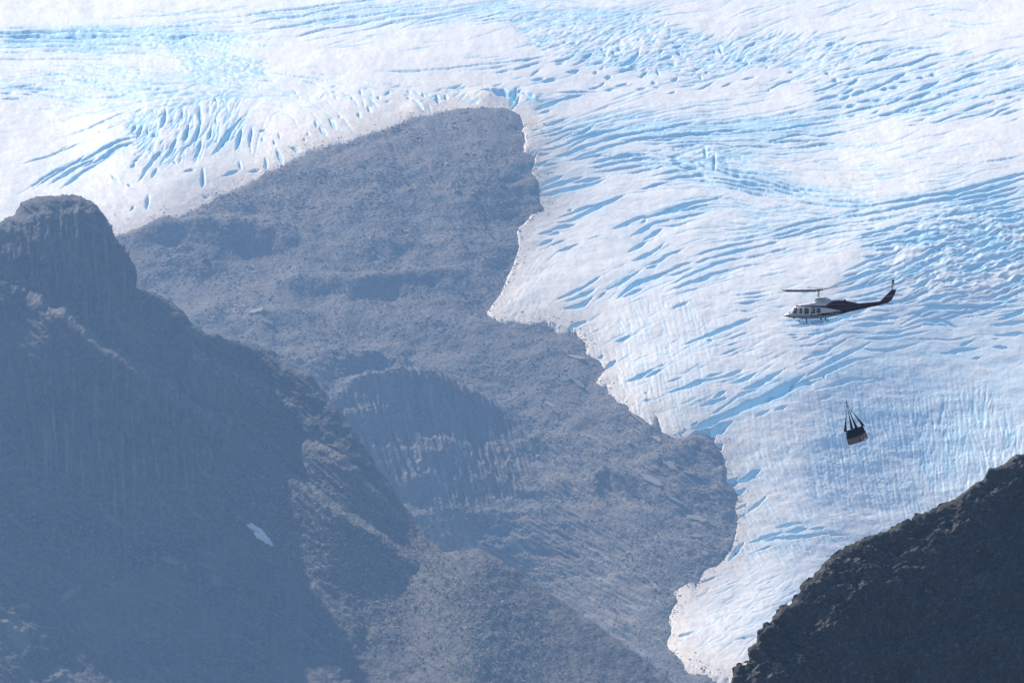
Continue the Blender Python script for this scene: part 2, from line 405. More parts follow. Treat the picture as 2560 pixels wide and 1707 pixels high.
(1280, 400, 3.672, """5:240,80 330,75 390,70;4:220,60 320,40;3:200,95 260,90;10:290,240 360,215 440,190;10:260,290 380,270 500,240 600,215;8:590,250 700,235 820,215;9:260,340 400,335 540,310 650,290 740,270 810,250;5:560,45 700,30 860,20;6:760,80 900,40 1050,15 1220,10;6:750,130 900,100 1080,65 1220,40 1380,60;5:800,165 950,150 1100,125 1250,105 1400,95;4:1010,190 1150,165 1260,145 1400,125;
5:1270,215 1400,190 1520,165 1620,165;6:1430,245 1550,215 1650,205 1770,205;5:1200,325 1320,290 1450,275;4:1650,250 1780,250 1900,290;2:1030,370 1200,350 1400,335 1500,330;2:1470,335 1620,325 1740,320;6:455,550 560,520 660,490 760,470;11:460,600 560,590 650,550 760,500 870,455 970,415;4:510,500 550,485;9:390,665 470,650 560,640;7:260,715 320,700 370,680;7:350,720 430,700;6:260,810 320,795 370,780;
3:290,850 400,810 500,780;6:430,880 520,855 610,830;2:280,1000 400,900 430,880;2:640,790 750,775 830,760;9:960,685 1060,640 1140,595 1230,575;9:1250,580 1360,545 1480,515 1600,480 1720,450 1850,420 1910,405;10:1130,740 1220,690 1310,630 1410,610;5:1190,640 1240,590;5:1430,610 1560,590 1680,565 1770,550;5:1400,560 1550,530 1700,500 1820,480;8:1220,790 1290,740 1360,705;8:1100,885 1170,840 1240,800;
4:1370,670 1530,655 1700,620;2:1060,905 1100,880;9:1140,980 1230,940 1330,890 1370,855;7:1260,1025 1370,985 1420,945 1530,900;6:1240,1060 1330,1030;6:440,1305 560,1255 700,1190 810,1130;8:510,1325 600,1300 690,1265 750,1235;10:500,1385 600,1375 680,1350 715,1320;9:890,1225 980,1190 1070,1140 1150,1095;3:770,1330 830,1280 890,1230;12:1010,1280 1090,1220 1190,1175 1320,1135 1400,1105;
7:1070,1285 1130,1265 1205,1240;3:1010,1310 1070,1290;6:1400,1090 1500,1050 1640,1000;6:1690,1000 1820,965;7:1840,965 1960,935 2080,905 2200,880 2350,845;8:1480,1195 1600,1135 1720,1085 1850,1025 2000,985 2040,975;5:1450,1115 1540,1100 1650,1055;9:1500,1245 1620,1200 1740,1165 1850,1115 1950,1085;5:1700,935 1900,880 2100,840 2250,805 2350,790;3:2350,740 2200,775 2050,800 1950,825;
3:2050,980 2200,955 2350,930;3:2040,1055 2200,1030 2350,1010;3:1450,1310 1600,1275 1730,1240;6:1480,1425 1550,1395 1620,1370;4:2030,1310 2150,1300 2350,1265;4:2080,1345 2200,1330 2350,1315;4:2020,1390 2150,1380 2290,1360;3:2080,1450 2250,1440;5:2050,1560 2120,1545 2170,1530;9:550,1535 620,1510 670,1500;8:1480,95 1570,95;8:1540,130 1640,145 1700,140;9:1680,190 1770,195;9:1730,90 1830,155 1855,155;8:1860,40 1855,150;
7:1780,0 1775,40;6:1900,80 2000,100;9:1890,150 2000,185 2100,215 2200,235 2350,275;6:1920,130 2100,170 2250,200 2350,220;9:1850,225 2000,245 2130,275 2250,300 2350,310;7:1900,270 2050,290 2200,330 2350,350;6:2120,345 2220,375 2350,395;4:1990,325 2100,330;4:1330,20 1500,30 1580,60;5:1450,70 1550,60;5:1640,70 1700,80;2:1760,350 1900,400 2050,460 2350,500;2:1870,530 2100,590 2350,620;2:1900,620 2100,660 2350,680"""),
(1920, 400, 3.672, """6:0,235 100,265 200,295 330,330 450,350 560,365;8:0,270 150,315 300,350 400,385 500,410;6:500,415 650,440 800,450 950,455;7:0,320 120,345 270,390 330,410;5:330,455 450,465 600,485 800,490 950,490 1100,465 1250,430 1450,400;8:1100,460 1300,420 1500,385 1650,365 1800,340 2000,280 2150,240 2350,190;8:1200,500 1400,460 1600,425 1800,380 2000,340 2200,285 2350,240;7:1650,440 1800,420 2000,385 2150,350 2350,310;
6:1680,490 1850,460 2000,410 2200,380 2350,345;7:1880,520 2000,495 2150,450 2350,410;7:1650,580 1750,555 1900,540 2100,510 2250,490 2350,480;6:680,570 850,570 1000,545 1150,525 1300,495;4:640,575 750,540 900,510;6:0,735 150,690 300,655 450,620 630,580;3:320,545 450,560 600,575;6:50,765 200,725 340,695;6:0,800 180,770 300,745 450,690 600,660 720,635;5:0,840 100,815;4:300,815 480,765 620,725 750,715 950,705;
4:0,920 100,895 180,885;4:720,630 900,620 1050,600 1200,580;3:700,665 900,655 1050,640;7:870,760 1000,725 1150,690 1250,655 1400,625 1500,630;5:760,815 900,780 1050,755 1200,735;5:900,700 1000,690;8:920,860 1050,820 1200,790 1320,760 1450,730 1600,735;6:940,865 1100,850 1250,820 1420,820 1600,790 1700,760;5:1250,730 1350,705;6:1000,905 1150,890;4:860,960 1050,940;4:1400,870 1500,865;7:740,1085 850,1030 940,985 1080,955 1200,915;
4:870,1065 1000,1050 1130,1035;5:700,1140 820,1115;8:590,1230 720,1180 850,1135 980,1100 1100,1060 1220,1025;8:1250,1060 1350,1000 1450,960;8:1180,1165 1280,1120 1400,1080 1500,1010 1580,960;8:680,1275 850,1235 1000,1195 1130,1165;8:1350,1270 1450,1190 1550,1140;9:300,1535 450,1515 600,1490 720,1490 850,1455;8:370,1560 500,1540 640,1540;12:2150,640 2250,640 2350,600;10:1880,780 2000,740 2100,700;10:1850,850 1950,850 2100,790;
10:1930,930 2050,890 2200,840;10:1750,960 1850,950 1900,950;8:2050,990 2200,950 2350,900;8:1750,1100 1900,1060 2000,1030;8:1600,1190 1800,1150 2000,1110;8:2130,1250 2250,1190 2350,1150;6:1560,650 1750,640 1900,650;6:1700,700 1900,690;8:2050,590 2200,580 2350,570;9:1300,1530 1450,1440 1600,1420 1750,1420;8:1450,1370 1600,1330 1800,1300;8:2180,1510 2350,1460;2:0,480 300,510"""),
(1380, 800, 3.672, """9:190,65 250,45 300,30;7:430,360 470,340;10:490,455 540,430 580,400;6:590,230 660,210 720,190;2:720,190 820,155;9:1230,275 1330,235 1430,195 1540,155 1650,125 1740,90 1800,65;4:1600,250 1700,215 1780,185;5:1430,250 1480,240;3:1590,300 1720,270;3:1530,385 1620,350 1750,310;9:710,585 780,570 860,540 920,510;3:920,510 1050,455;7:870,565 950,535 1005,510;10:1120,685 1250,655 1350,620 1500,595;5:1430,575 1560,540;
8:1540,590 1650,555 1720,520;3:1040,625 1150,585 1220,570;8:1670,630 1770,600 1860,550;11:1800,680 1900,640 2000,590 2100,540;7:1640,800 1740,745 1830,705 1870,690;4:1480,890 1560,850 1640,805;7:1500,750 1590,715;9:1390,815 1470,790 1590,770;14:1880,780 1990,735 2120,680 2250,610;18:1380,985 1500,945 1640,900 1760,850 1900,800 2050,750 2180,680 2280,650;26:1300,1070 1400,1040 1480,1050;26:1420,1070 1540,1020 1620,985;
20:1440,1085 1500,1100;8:1880,940 1980,900;8:2060,890 2140,860;12:1520,1210 1560,1160;12:1600,1540 1700,1500;14:1750,1500 1830,1450 1890,1420;4:830,770 920,765;4:855,710 880,700;4:1280,990 1330,960;4:1170,1060 1230,1030"""),
(1920, 800, 3.672, """7:310,70 450,65 560,40 620,30;8:250,120 400,100 550,95 660,55 800,30;7:770,80 900,60 1050,50 1150,40;7:800,130 950,110 1100,100;5:380,205 500,185 620,155;5:450,280 550,235 700,190 900,180;3:180,210 300,205;3:220,235 290,225;6:330,430 430,380 520,370 600,310 720,250;3:270,310 400,300 560,290;12:460,520 570,460 680,400 780,350 860,310;11:410,595 520,555 650,500 760,450 870,430;11:0,740 100,700 200,640 270,605;10:-60,620 0,600 100,550;
9:0,790 120,745 230,690 300,650;7:320,660 430,630;10:500,690 620,650 750,620 880,610;6:500,560 520,600;7:480,790 560,770;6:80,885 150,860;6:880,330 1050,350 1200,325 1350,290;5:870,235 1050,240 1250,215 1400,185;6:1000,190 1200,180 1400,120;9:1300,110 1400,70 1600,60 1700,110;8:1650,380 1780,340 1900,330;7:1780,300 1880,265;9:2100,110 2250,100 2350,90;8:2150,60 2250,30 2350,10;8:2100,200 2200,200 2350,190;7:2080,320 2200,325;6:1890,420 1950,410;
3:1400,250 1700,250 1850,230 1950,210;3:2050,250 2150,230;4:1600,380 1750,375"""),
(1620, 1200, 3.092, """14:600,45 680,10;12:720,20 830,0;11:680,120 750,90;6:690,235 760,210;7:790,260 850,220 910,165;4:700,300 750,280;9:820,500 900,475 1030,450;7:910,505 1000,485;9:1030,490 1120,490 1250,480;10:1080,445 1180,430 1210,425;7:1000,405 1080,385 1170,380;7:1270,435 1350,428;5:1200,495 1390,470;3:1390,478 1530,485;12:640,620 690,550 730,510;3:770,610 850,575 980,545;4:410,800 480,785 550,765;5:240,1220 300,1215 370,1200;3:660,1280 800,1260"""),
]
STROKES = []
for ox, oy, sc_, txt in PATCHES:
    for item in txt.replace('\n', '').split(';'):
        if not item.strip(): continue
        w, pts = item.split(':')
        STROKES.append((float(w), [(ox + float(p.split(',')[0]) / sc_, oy + float(p.split(',')[1]) / sc_) for p in pts.split()]))

# ------------------------------------------------------------------ outlines
ICE = [(-260, 760), (-100, 690), (150, 640), (285, 596), (344, 585), (402, 562), (459, 540), (509, 516), (555, 490), (612, 467), (660, 437), (694, 420), (716, 408), (776, 376),
 (831, 357), (866, 355), (912, 338), (994, 313), (1027, 294), (1076, 289), (1117, 275), (1157, 271), (1206, 273), (1266, 278), (1297, 291), (1310, 313), (1325, 317), (1308, 323),
 (1317, 349), (1319, 372), (1344, 387), (1336, 415), (1327, 428), (1338, 445), (1342, 470), (1348, 489), (1351, 511), (1361, 521), (1361, 530), (1331, 538), (1322, 556), (1296, 574),
 (1299, 618), (1285, 667), (1257, 730), (1223, 777), (1246, 802), (1269, 806), (1288, 802), (1326, 810), (1368, 804), (1399, 812), (1418, 820), (1441, 821), (1464, 850), (1468, 886),
 (1502, 906), (1514, 925), (1495, 952), (1525, 965), (1541, 994), (1567, 1013), (1573, 1032), (1621, 1059), (1633, 1066), (1640, 1045), (1650, 1080), (1688, 1099), (1720, 1094), (1761, 1097),
 (1783, 1108), (1791, 1124), (1805, 1140), (1816, 1157), (1813, 1181), (1813, 1214), (1833, 1223), (1843, 1245), (1835, 1278), (1846, 1300), (1843, 1329), (1830, 1371), (1801, 1410),
 (1759, 1426), (1749, 1455), (1740, 1465), (1727, 1455), (1685, 1481), (1694, 1504), (1681, 1523), (1675, 1543), (1681, 1562), (1677, 1588), (1665, 1611), (1694, 1643), (1740, 1666),
 (1775, 1682), (1827, 1698), (1900, 1720), (2000, 1770), (2300, 1900), (3700, 2100), (3700, -500), (-260, -500)]
LEFT = [(-400, 640), (-120, 590), (0, 560), (38, 533), (54, 506), (90, 495), (131, 488), (165, 486), (201, 490), (225, 502), (245, 520), (272, 556), (277, 575), (285, 599), (316, 637), (330, 662), (335, 690), (337, 720),
 (367, 729), (398, 738), (440, 761), (471, 792), (482, 815), (509, 834), (551, 846), (597, 853), (647, 857), (681, 876), (708, 907), (742, 926), (781, 945), (804, 972), (860, 1040), (900, 1100),
 (960, 1190), (1000, 1250), (1060, 1330), (1110, 1383), (1150, 1375), (1198, 1374), (1240, 1393), (1300, 1430), (1340, 1460), (1420, 1515), (1500, 1570), (1600, 1640), (1700, 1720), (1900, 1860), (2100, 2000), (-400, 2000)]
_r = [(2116, 210), (2060, 230), (2000, 280), (1910, 325), (1880, 370), (1820, 410), (1720, 480), (1500, 570), (1350, 650), (1220, 700), (1110, 740), (1040, 780), (1000, 815), (975, 825), (940, 870), (880, 940), (805, 985), (790, 1030), (765, 1070),
 (735, 1100), (690, 1100), (675, 1135), (640, 1170), (620, 1215), (600, 1220), (575, 1245), (550, 1255), (545, 1330), (500, 1358), (493, 1420), (478, 1440), (474, 1478), (466, 1478), (464, 1452), (430, 1455), (408, 1485), (398, 1540), (380, 1568)]
RIGHT = [(3700, 850), (3300, 930), (3000, 985), (2900, 1010), (2700, 1075)] + [(1660 + x / 2.351, 1040 + y / 2.351) for x, y in _r] + [(1790, 1780), (1700, 2300), (3700, 2300)]
G0 = (-260, 3500, -320, 2160)
sd_ice = signed_distance(ICE, *G0, 4)
sd_left = signed_distance(LEFT, *G0, 4)
sd_right = signed_distance(RIGHT, *G0, 4)

# ------------------------------------------------------------------ ground shape (slope in degrees at photo points)
BG_SLOPES = [(0, -320, 5), (1280, -320, 5), (2560, -320, 5), (0, 0, 12), (1280, 0, 10), (2560, 0, 9), (0, 100, 13), (100, 100, 12), (700, 60, 12), (1200, 80, 11), (100, 180, 12), (250, 250, 13), (900, 150, 10),
 (400, 340, 19), (480, 420, 17), (120, 380, 13), (120, 480, 16), (700, 280, 12), (1000, 230, 12), (1500, 120, 17), (1900, 130, 17), (2300, 200, 15), (1500, 280, 10), (1800, 300, 11), (2200, 330, 16), (2250, 420, 18), (2500, 60, 8),
 (1600, 380, 18), (2000, 420, 17), (2130, 480, 17), (2400, 500, 20), (1500, 560, 20), (1350, 700, 21), (1700, 700, 20), (2000, 680, 19), (2150, 560, 19), (2350, 600, 26), (2500, 640, 27),
 (2200, 760, 27), (2350, 800, 38), (2200, 770, 33), (2450, 790, 37), (2500, 870, 32), (2000, 900, 24), (1700, 900, 21), (1550, 930, 22), (2300, 950, 35), (2500, 1000, 35), (2300, 1080, 36), (2100, 1050, 32), (2400, 1180, 34), (2200, 1200, 32), (2000, 1150, 29),
 (2050, 1300, 25), (1900, 1300, 23), (1950, 1450, 22), (1800, 1600, 21), (2300, 1500, 26), (2500, 1700, 26),
 (1200, 300, 17), (1000, 340, 20), (1000, 450, 27), (800, 480, 26), (1250, 450, 30), (800, 600, 28), (1200, 600, 32), (500, 560, 22), (450, 640, 30), (1000, 700, 26), (1150, 720, 27), (600, 730, 17), (800, 790, 17), (450, 760, 20), (1000, 800, 21), (1150, 830, 22), (850, 870, 21),
 (850, 950, 34), (1000, 930, 26), (1150, 960, 28), (900, 1040, 47), (1050, 1080, 46), (1180, 1050, 43), (1280, 1100, 43), (1150, 1180, 44), (1250, 1220, 40), (1000, 1180, 45), (1100, 1290, 37), (1050, 1350, 38), (1200, 1330, 46), (1350, 1300, 50),
 (1180, 1350, 55), (1300, 1340, 57), (1420, 1330, 57), (1220, 1390, 58), (1320, 1390, 60), (1420, 1390, 60), (1450, 1430, 56), (1470, 1300, 56), (1540, 1350, 22), (1540, 1420, 24), (1400, 1480, 28), (1530, 1290, 22), (1400, 1250, 34), (1500, 1250, 29), (1400, 900, 25), (1500, 1050, 25), (1400, 1050, 30), (1650, 1150, 24), (1700, 1300, 27), (1600, 1450, 30), (1450, 1550, 29), (1650, 1700, 27), (1300, 1700, 30), (1000, 1500, 30), (500, 1200, 35), (200, 800, 30)]
bg_D = slope_depth(BG_SLOPES, *G0, 8, 704, lambda u: 8900 + 0.05 * (u - 1200), ublur=70, dblur=70, top=(160, 430))
LEFT_SLOPES = [(150, 490, 44), (60, 520, 40), (240, 530, 58), (150, 515, 60), (20, 590, 40), (150, 570, 74), (250, 620, 78), (150, 680, 80), (300, 720, 78), (60, 680, 62), (60, 760, 50), (330, 780, 70), (200, 800, 70), (450, 800, 60), (400, 880, 60), (540, 870, 56), (660, 900, 53), (760, 970, 54),
 (100, 900, 64), (250, 1000, 64), (400, 1050, 60), (550, 1000, 55), (650, 1020, 55), (100, 1150, 62), (300, 1200, 58), (500, 1200, 58), (640, 1180, 30), (700, 1160, 29), (680, 1240, 29), (760, 1250, 28), (820, 1320, 28), (880, 1200, 44), (700, 1080, 54), (830, 1110, 56), (940, 1250, 57), (880, 1130, 60), (920, 1190, 60), (980, 1290, 55), (760, 1060, 60), (840, 1170, 56), (700, 1000, 58), (1000, 1350, 34), (900, 1400, 31), (700, 1400, 36), (550, 1350, 48), (450, 1450, 42), (250, 1500, 45), (100, 1400, 50),
 (200, 1650, 45), (500, 1650, 40), (800, 1600, 33), (1050, 1600, 31), (1200, 1450, 28), (1150, 1390, 12), (1300, 1650, 29), (1500, 1750, 29), (1450, 1620, 26), (1350, 1560, 26), (1250, 1560, 27), (1150, 1600, 28), (1000, 1600, 29), (1400, 1700, 27), (1300, 1520, 27), (1250, 1460, 27), (1400, 1600, 27), (1100, 1480, 28), (1000, 1430, 30), (1200, 1900, 30)]
left_D = slope_depth(LEFT_SLOPES, -260, 2100, 400, 1960, 8, 1296, lambda u: 6500 + 0.05 * u, ublur=24, dblur=36, rough=lambda u, v: 8 * fbm(u / 110, v / 90, 3, 78))
RIGHT_SLOPES = [(2500, 1150, 50), (2300, 1250, 49), (2100, 1350, 50), (2000, 1480, 56), (1900, 1600, 60), (2450, 1300, 52), (2300, 1400, 55), (2150, 1550, 58), (2450, 1550, 58), (2000, 1700, 62), (2300, 1700, 60), (2800, 1300, 62)]
right_D = slope_depth(RIGHT_SLOPES, 1660, 3500, 800, 2160, 8, 1400, lambda u: 1500 + 0.015 * (u - 2200))

def glow(u, v, cu, cv, ru, rv, deg=0):
    """soft ellipse mask in photo pixels"""
    a, b = rotuv(u - cu, v - cv, deg)
    return np.exp(-((a / ru) ** 2 + (b / rv) ** 2))

# ------------------------------------------------------------------ rock ground (central ridge and slopes below it)
def bg_rock(U, V):
    D = bg_D(U, V)
    P = px(U, V, D)
    n = normals_of(P)
    s = K * D
    cliff = sstep(0.2, .6, glow(U, V, 1090, 1110, 260, 150, 20))
    streak = sstep(.25, .7, glow(U, V, 1620, 1230, 330, 300) + glow(U, V, 1450, 1550, 300, 120, 30))
    up = glow(U, V, 950, 450, 500, 300)
    h = 9.0 * fbm(U / 170, V / 85, 3, 3) + 1.7 * fbm(U / 46, V / 22, 3, 11) + .65 * fbm(U / 11, V / 6.5, 3, 21)
    h += np.maximum(0, fbm(U / 6.5, V / 5.0, 2, 31)) ** 1.2 * .9
    dg, dh = rotuv(U, V, 62)
    h += up * 1.5 * fbm(dg / 120, dh / 26, 3, 35, ridged=True)
    # strata that dip down to the right
    a, b = rotuv(U, V, 27)
    h += streak * (2.6 * fbm(a / 90, b / 11, 3, 41, ridged=True) + 1.2 * fbm(a / 26, b / 5, 2, 45))
    a2, b2 = rotuv(U, V, 20)
    h += sstep(.3, .8, glow(U, V, 900, 920, 330, 70, 12)) * 3.2 * fbm(a2 / 70, b2 / 12, 3, 47, ridged=True)
    # gullies and plates on the cliff
    a3, b3 = rotuv(U, V, 72)
    h += cliff * (6.5 * fbm(a3 / 130, b3 / 22, 3, 51, ridged=True) + 2.4 * fbm(a3 / 40, b3 / 7, 2, 55))
    # broad shoulders
    for pts, amp, wd in (([(300, 590), (440, 583), (560, 580), (680, 592), (760, 625)], 17, 28), ([(640, 740), (760, 715), (900, 720), (1050, 700), (1200, 690)], 12, 22),
                         ([(480, 800), (560, 775), (640, 800), (760, 800)], 11, 22), ([(820, 1010), (900, 960), (1000, 960), (1150, 990), (1260, 1040), (1330, 1100)], 14, 20),
                         ([(860, 900), (960, 905), (1080, 950)], 11, 16), ([(1500, 1250), (1495, 1210), (1530, 1190), (1600, 1230)], 15, 20), ([(1620, 1150), (1750, 1110), (1800, 1170), (1805, 1230)], 5, 26)):
        d, t, sd = polyline_distance(pts, U, V)
        h += amp * np.exp(-(d / wd) ** 2) * np.sin(np.clip(t, .03, .97) * math.pi) ** .5
    di = sd_ice(U, V)
    h = h * (1 - .5 * sstep(-14, 4, di)) - .28 * np.clip(di + 2, 0, 34)
    P = P + n * h[..., None] * (s / 0.42)[..., None]
    # colour: red = pale stone, green = rust, blue = plants
    pale = np.clip(fbm(U / 9, V / 6, 3, 61) * 2.6 - .95, 0, 1) * .45
    pale = np.maximum(pale, streak * np.clip(fbm(a / 55, b / 9, 3, 71) * 3.2 - .55, 0, 1) * .75)
    pale = np.maximum(pale, sstep(.5, .95, glow(U, V, 600, 790, 130, 40, 18)) * np.clip(fbm(U / 30, V / 8, 3, 75) * 3, 0, 1) * .8)
    pale = np.maximum(pale, sstep(.45, .9, glow(U, V, 1130, 1340, 90, 50, 25)) * np.clip(.45 + fbm(a3 / 60, b3 / 10, 2, 77) * 2, 0, 1) * .8)
    pale = np.maximum(pale, cliff * np.clip(fbm(a3 / 90, b3 / 14, 3, 79) * 2 + .1, 0, 1) * .5)
    pale = np.maximum(pale, sstep(.4, .95, glow(U, V, 1755, 1295, 90, 22, 14)) * np.clip(.3 + fbm(a / 22, b / 6, 2, 81) * 3, 0, 1))
    dg, dh = rotuv(U, V, 62)
    pale = np.maximum(pale, up * np.clip(fbm(dg / 190, dh / 22, 4, 87) * 2.4 - .3, 0, 1) * .35)
    di = sd_ice(U, V)
    rim = sstep(-11, -1, di) * sstep(650, 560, V) * sstep(1190, 1000, U) * np.clip(.45 + fbm(U / 26, V / 18, 2, 85) * 2.2, 0, 1)
    rust = np.maximum(rim, np.clip(fbm(U / 120, V / 70, 4, 91) * 2 - .25, 0, 1) * .42)
    pale = np.maximum(pale, rim * .4)
    veg = np.clip(fbm(U / 60, V / 40, 3, 95) * 2 - .9, 0, 1) * sstep(900, 1400, V) * .5
    return P, np.stack([pale, rust, veg], -1)

# ------------------------------------------------------------------ mountain on the left
def left_rock(U, V):
    D = left_D(U, V)
    sd = sd_left(U, V)
    edge = 1 - np.clip(sd / 16.0, 0, 1)
    D = D + 9 * edge ** 2
    # benches: ground below the line stands nearer than the ground above it
    for pts, amp, wd in (([(60, 735), (110, 760), (180, 805), (260, 868), (330, 915), (410, 965), (520, 1050), (600, 1110)], 60, 14), ([(470, 875), (540, 905), (600, 950), (650, 1000)], 22, 10),
                         ([(560, 920), (640, 945), (720, 1010)], 14, 9), ([(590, 1090), (680, 1150), (760, 1210), (860, 1285), (960, 1345), (1060, 1420)], 38, 13), ([(760, 1090), (860, 1150), (960, 1250), (1010, 1300)], 12, 9)):
        d, t, side = polyline_distance(pts, U, V)
        D = D - amp * sstep(-wd, wd, d * side) * np.exp(-(d / 150.0) ** 2) * np.sin(np.clip(t, 0.02, .98) * math.pi) ** .6
    P = px(U, V, D)
    n = normals_of(P)
    s = K * D
    wall = sstep(.25, .7, glow(U, V, 190, 650, 190, 140) + glow(U, V, 300, 1080, 330, 190) * .9)
    tower = sstep(.3, .7, glow(U, V, 200, 650, 170, 120))
    scree = sstep(.25, .7, glow(U, V, 780, 1280, 230, 150, 35) + glow(U, V, 1150, 1550, 330, 160, 30))
    h = 8 * (1 - .65 * scree) * (1 - .5 * sstep(1000, 1250, U)) * fbm(U / 130, V / 90, 3, 103) + 1.9 * fbm(U / 36, V / 24, 3, 111) + .7 * fbm(U / 11, V / 8, 3, 121)
    a, b = rotuv(U, V, 88)
    h += wall * (8.0 * fbm(a / 220, b / 30, 3, 131, ridged=True) + 2.6 * fbm(a / 80, b / 9, 3, 135, ridged=True) + 1.2 * fbm(U / 22, V / 14, 2, 137))
    a2, b2 = rotuv(U, V, 38)
    h += (1 - wall) * (2.6 * fbm(a2 / 150, b2 / 18, 3, 141, ridged=True) + .8 * fbm(a2 / 36, b2 / 6, 2, 145))
    h += (.3 + scree) * np.maximum(0, fbm(U / 6, V / 4.6, 2, 151)) * .9
    P = P + n * (h * sstep(0, 10, sd + 4))[..., None] * (s / 0.31)[..., None] * .8
    pale = scree * np.clip(fbm(a2 / 14, b2 / 7, 3, 161) * 2.6 - .3, 0, 1) * .55
    for pts, wd, st in (([(100, 755), (180, 805), (250, 862), (330, 915), (400, 962), (520, 1052)], 12, .9), ([(480, 880), (540, 905), (620, 955), (660, 1000)], 11, .7), ([(560, 925), (640, 950), (720, 1010), (760, 1060)], 9, .55),
                        ([(600, 1098), (690, 1158), (770, 1215), (870, 1292), (960, 1350)], 16, .6), ([(790, 1110), (880, 1170), (980, 1270), (1010, 1300)], 9, .6), ([(20, 545), (70, 520), (130, 492), (220, 505)], 6, .25), ([(0, 600), (60, 585)], 10, .5)):
        d, t, side = polyline_distance(pts, U, V)
        pale = np.maximum(pale, st * np.exp(-((d + 1.5) / wd) ** 2) * np.clip(.25 + fbm(U / 7, V / 5, 3, 165) * 2.4, 0, 1))  # pale scree on the ledges, also painted for the sun on them
    for cu, cv, ru, rv, dg in ((430, 1408, 32, 8, 12), (462, 1424, 12, 8, 30), (540, 1448, 20, 13, 30), (520, 1418, 30, 5, 20), (596, 1296, 9, 5, 10), (180, 1480, 40, 12, -40), (50, 1515, 30, 7, 0), (45, 1590, 30, 60, -30), (165, 1695, 40, 25, 30)):
        pale = np.maximum(pale, .42 * sstep(.25, .75, glow(U, V, cu, cv, ru, rv, dg) + .3 * fbm(U / 9, V / 7, 2, 171)))
    pale = np.maximum(pale, (.25 + .75 * wall) * np.clip(fbm(a / 150, b / 13, 4, 173) * 2.4 - .1, 0, 1) * .55)
    pale = np.maximum(pale, np.clip(fbm(a2 / 120, b2 / 22, 4, 174) * 2.2 - .35, 0, 1) * .35)
    rust = np.clip(fbm(a / 90, b / 14, 3, 181) * 2.4 - .1, 0, 1) * wall * .7
    rust = np.maximum(rust, sstep(.3, .9, glow(U, V, 330, 1520, 200, 110)) * .35)
    veg = np.clip(fbm(U / 46, V / 26, 3, 191) * 2.2 - .55, 0, 1) * sstep(.25, .8, glow(U, V, 1000, 1590, 260, 120, 20)) * .8
    return P, np.stack([pale, rust, veg], -1)

# ------------------------------------------------------------------ near ridge on the right
def right_rock(U, V):
    D = right_D(U, V)
    sd = sd_right(U, V)
    edge = 1 - np.clip(sd / 26.0, 0, 1)
    D = D + 1.8 * edge ** 2
    P = px(U, V, D)
    n = normals_of(P)
    a, b = rotuv(U, V, -22)
    h = 5.0 * fbm(U / 170, V / 130, 3, 203) + 2.4 * fbm(U / 50, V / 36, 3, 211) + .85 * fbm(U / 17, V / 11, 3, 221) + .22 * fbm(U / 6, V / 5, 2, 231)
    h += .8 * fbm(a / 80, b / 20, 3, 241, ridged=True)
    P = P + n * (h * sstep(-4, 22, sd))[..., None]
    pale = np.clip(fbm(U / 13, V / 9, 4, 251) * 2.8 - .55, 0, 1) * .6
    pale = np.maximum(pale, .6 * sstep(.3, .8, glow(U, V, 2440, 1450, 45, 22, -25)) * np.clip(.4 + fbm(a / 18, b / 7, 2, 255) * 2, 0, 1))
    rust = np.clip(fbm(U / 40, V / 26, 3, 261) * 2 - .55, 0, 1) * .5
    veg = np.clip(sstep(20, 4, sd + 14 * fbm(U / 30, V / 30, 2, 265)) * .9 + np.clip(fbm(U / 70, V / 50, 3, 271) * 2 - .6, 0, 1), 0, 1) * .8
    return P, np.stack([pale, rust, veg], -1)

def snap(U, V, sdf, step, jag=0):
    """pull the lattice points just outside an outline onto it"""
    sd = sdf(U, V) + jag
    e = 2.0
    gx = (sdf(U + e, V) - sdf(U - e, V)) / (2 * e); gy = (sdf(U, V + e) - sdf(U, V - e)) / (2 * e)
    m = (sd < 0) & (sd > -1.5 * step)
    U2 = np.where(m, U - sd * gx, U); V2 = np.where(m, V - sd * gy, V)
    return U2, V2, sd > -1.5 * step

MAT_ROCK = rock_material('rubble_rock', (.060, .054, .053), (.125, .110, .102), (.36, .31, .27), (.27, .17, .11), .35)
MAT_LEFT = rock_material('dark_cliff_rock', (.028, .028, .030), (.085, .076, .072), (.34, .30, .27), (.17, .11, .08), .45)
MAT_RIGHT = rock_material('near_ridge_rock', (.016, .014, .015), (.046, .043, .047), (.23, .215, .215), (.07, .05, .043), 2.0, moss=(.036, .036, .026))

STEP = 2.5
U, V = lattice(-120, 2300, 255, 1830, STEP)
keep = (sd_ice(U, V) < 26) & (sd_left(U, V) < 90) & (sd_right(U, V) < 110)
Pbg, Abg = bg_rock(U, V)
grid_object('central_ridge', Pbg, keep, MAT_ROCK, Abg, 'structure')
BG = (U, V, Pbg, keep)

U, V = lattice(-90, 1880, 470, 1790, STEP)
jag = (4.5 * fbm(U / 42, V / 42, 2, 300) + 3.6 * fbm(U / 14, V / 14, 3, 301) + 1.6 * fbm(U / 5, V / 5, 2, 305)) * sstep(1200, 1000, U) + 1.5 * fbm(U / 8, V / 8, 3, 306)
U, V, keep = snap(U, V, sd_left, STEP, jag)
Plf, Alf = left_rock(U, V)
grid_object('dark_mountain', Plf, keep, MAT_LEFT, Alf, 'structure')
LF = (U, V, Plf, keep)

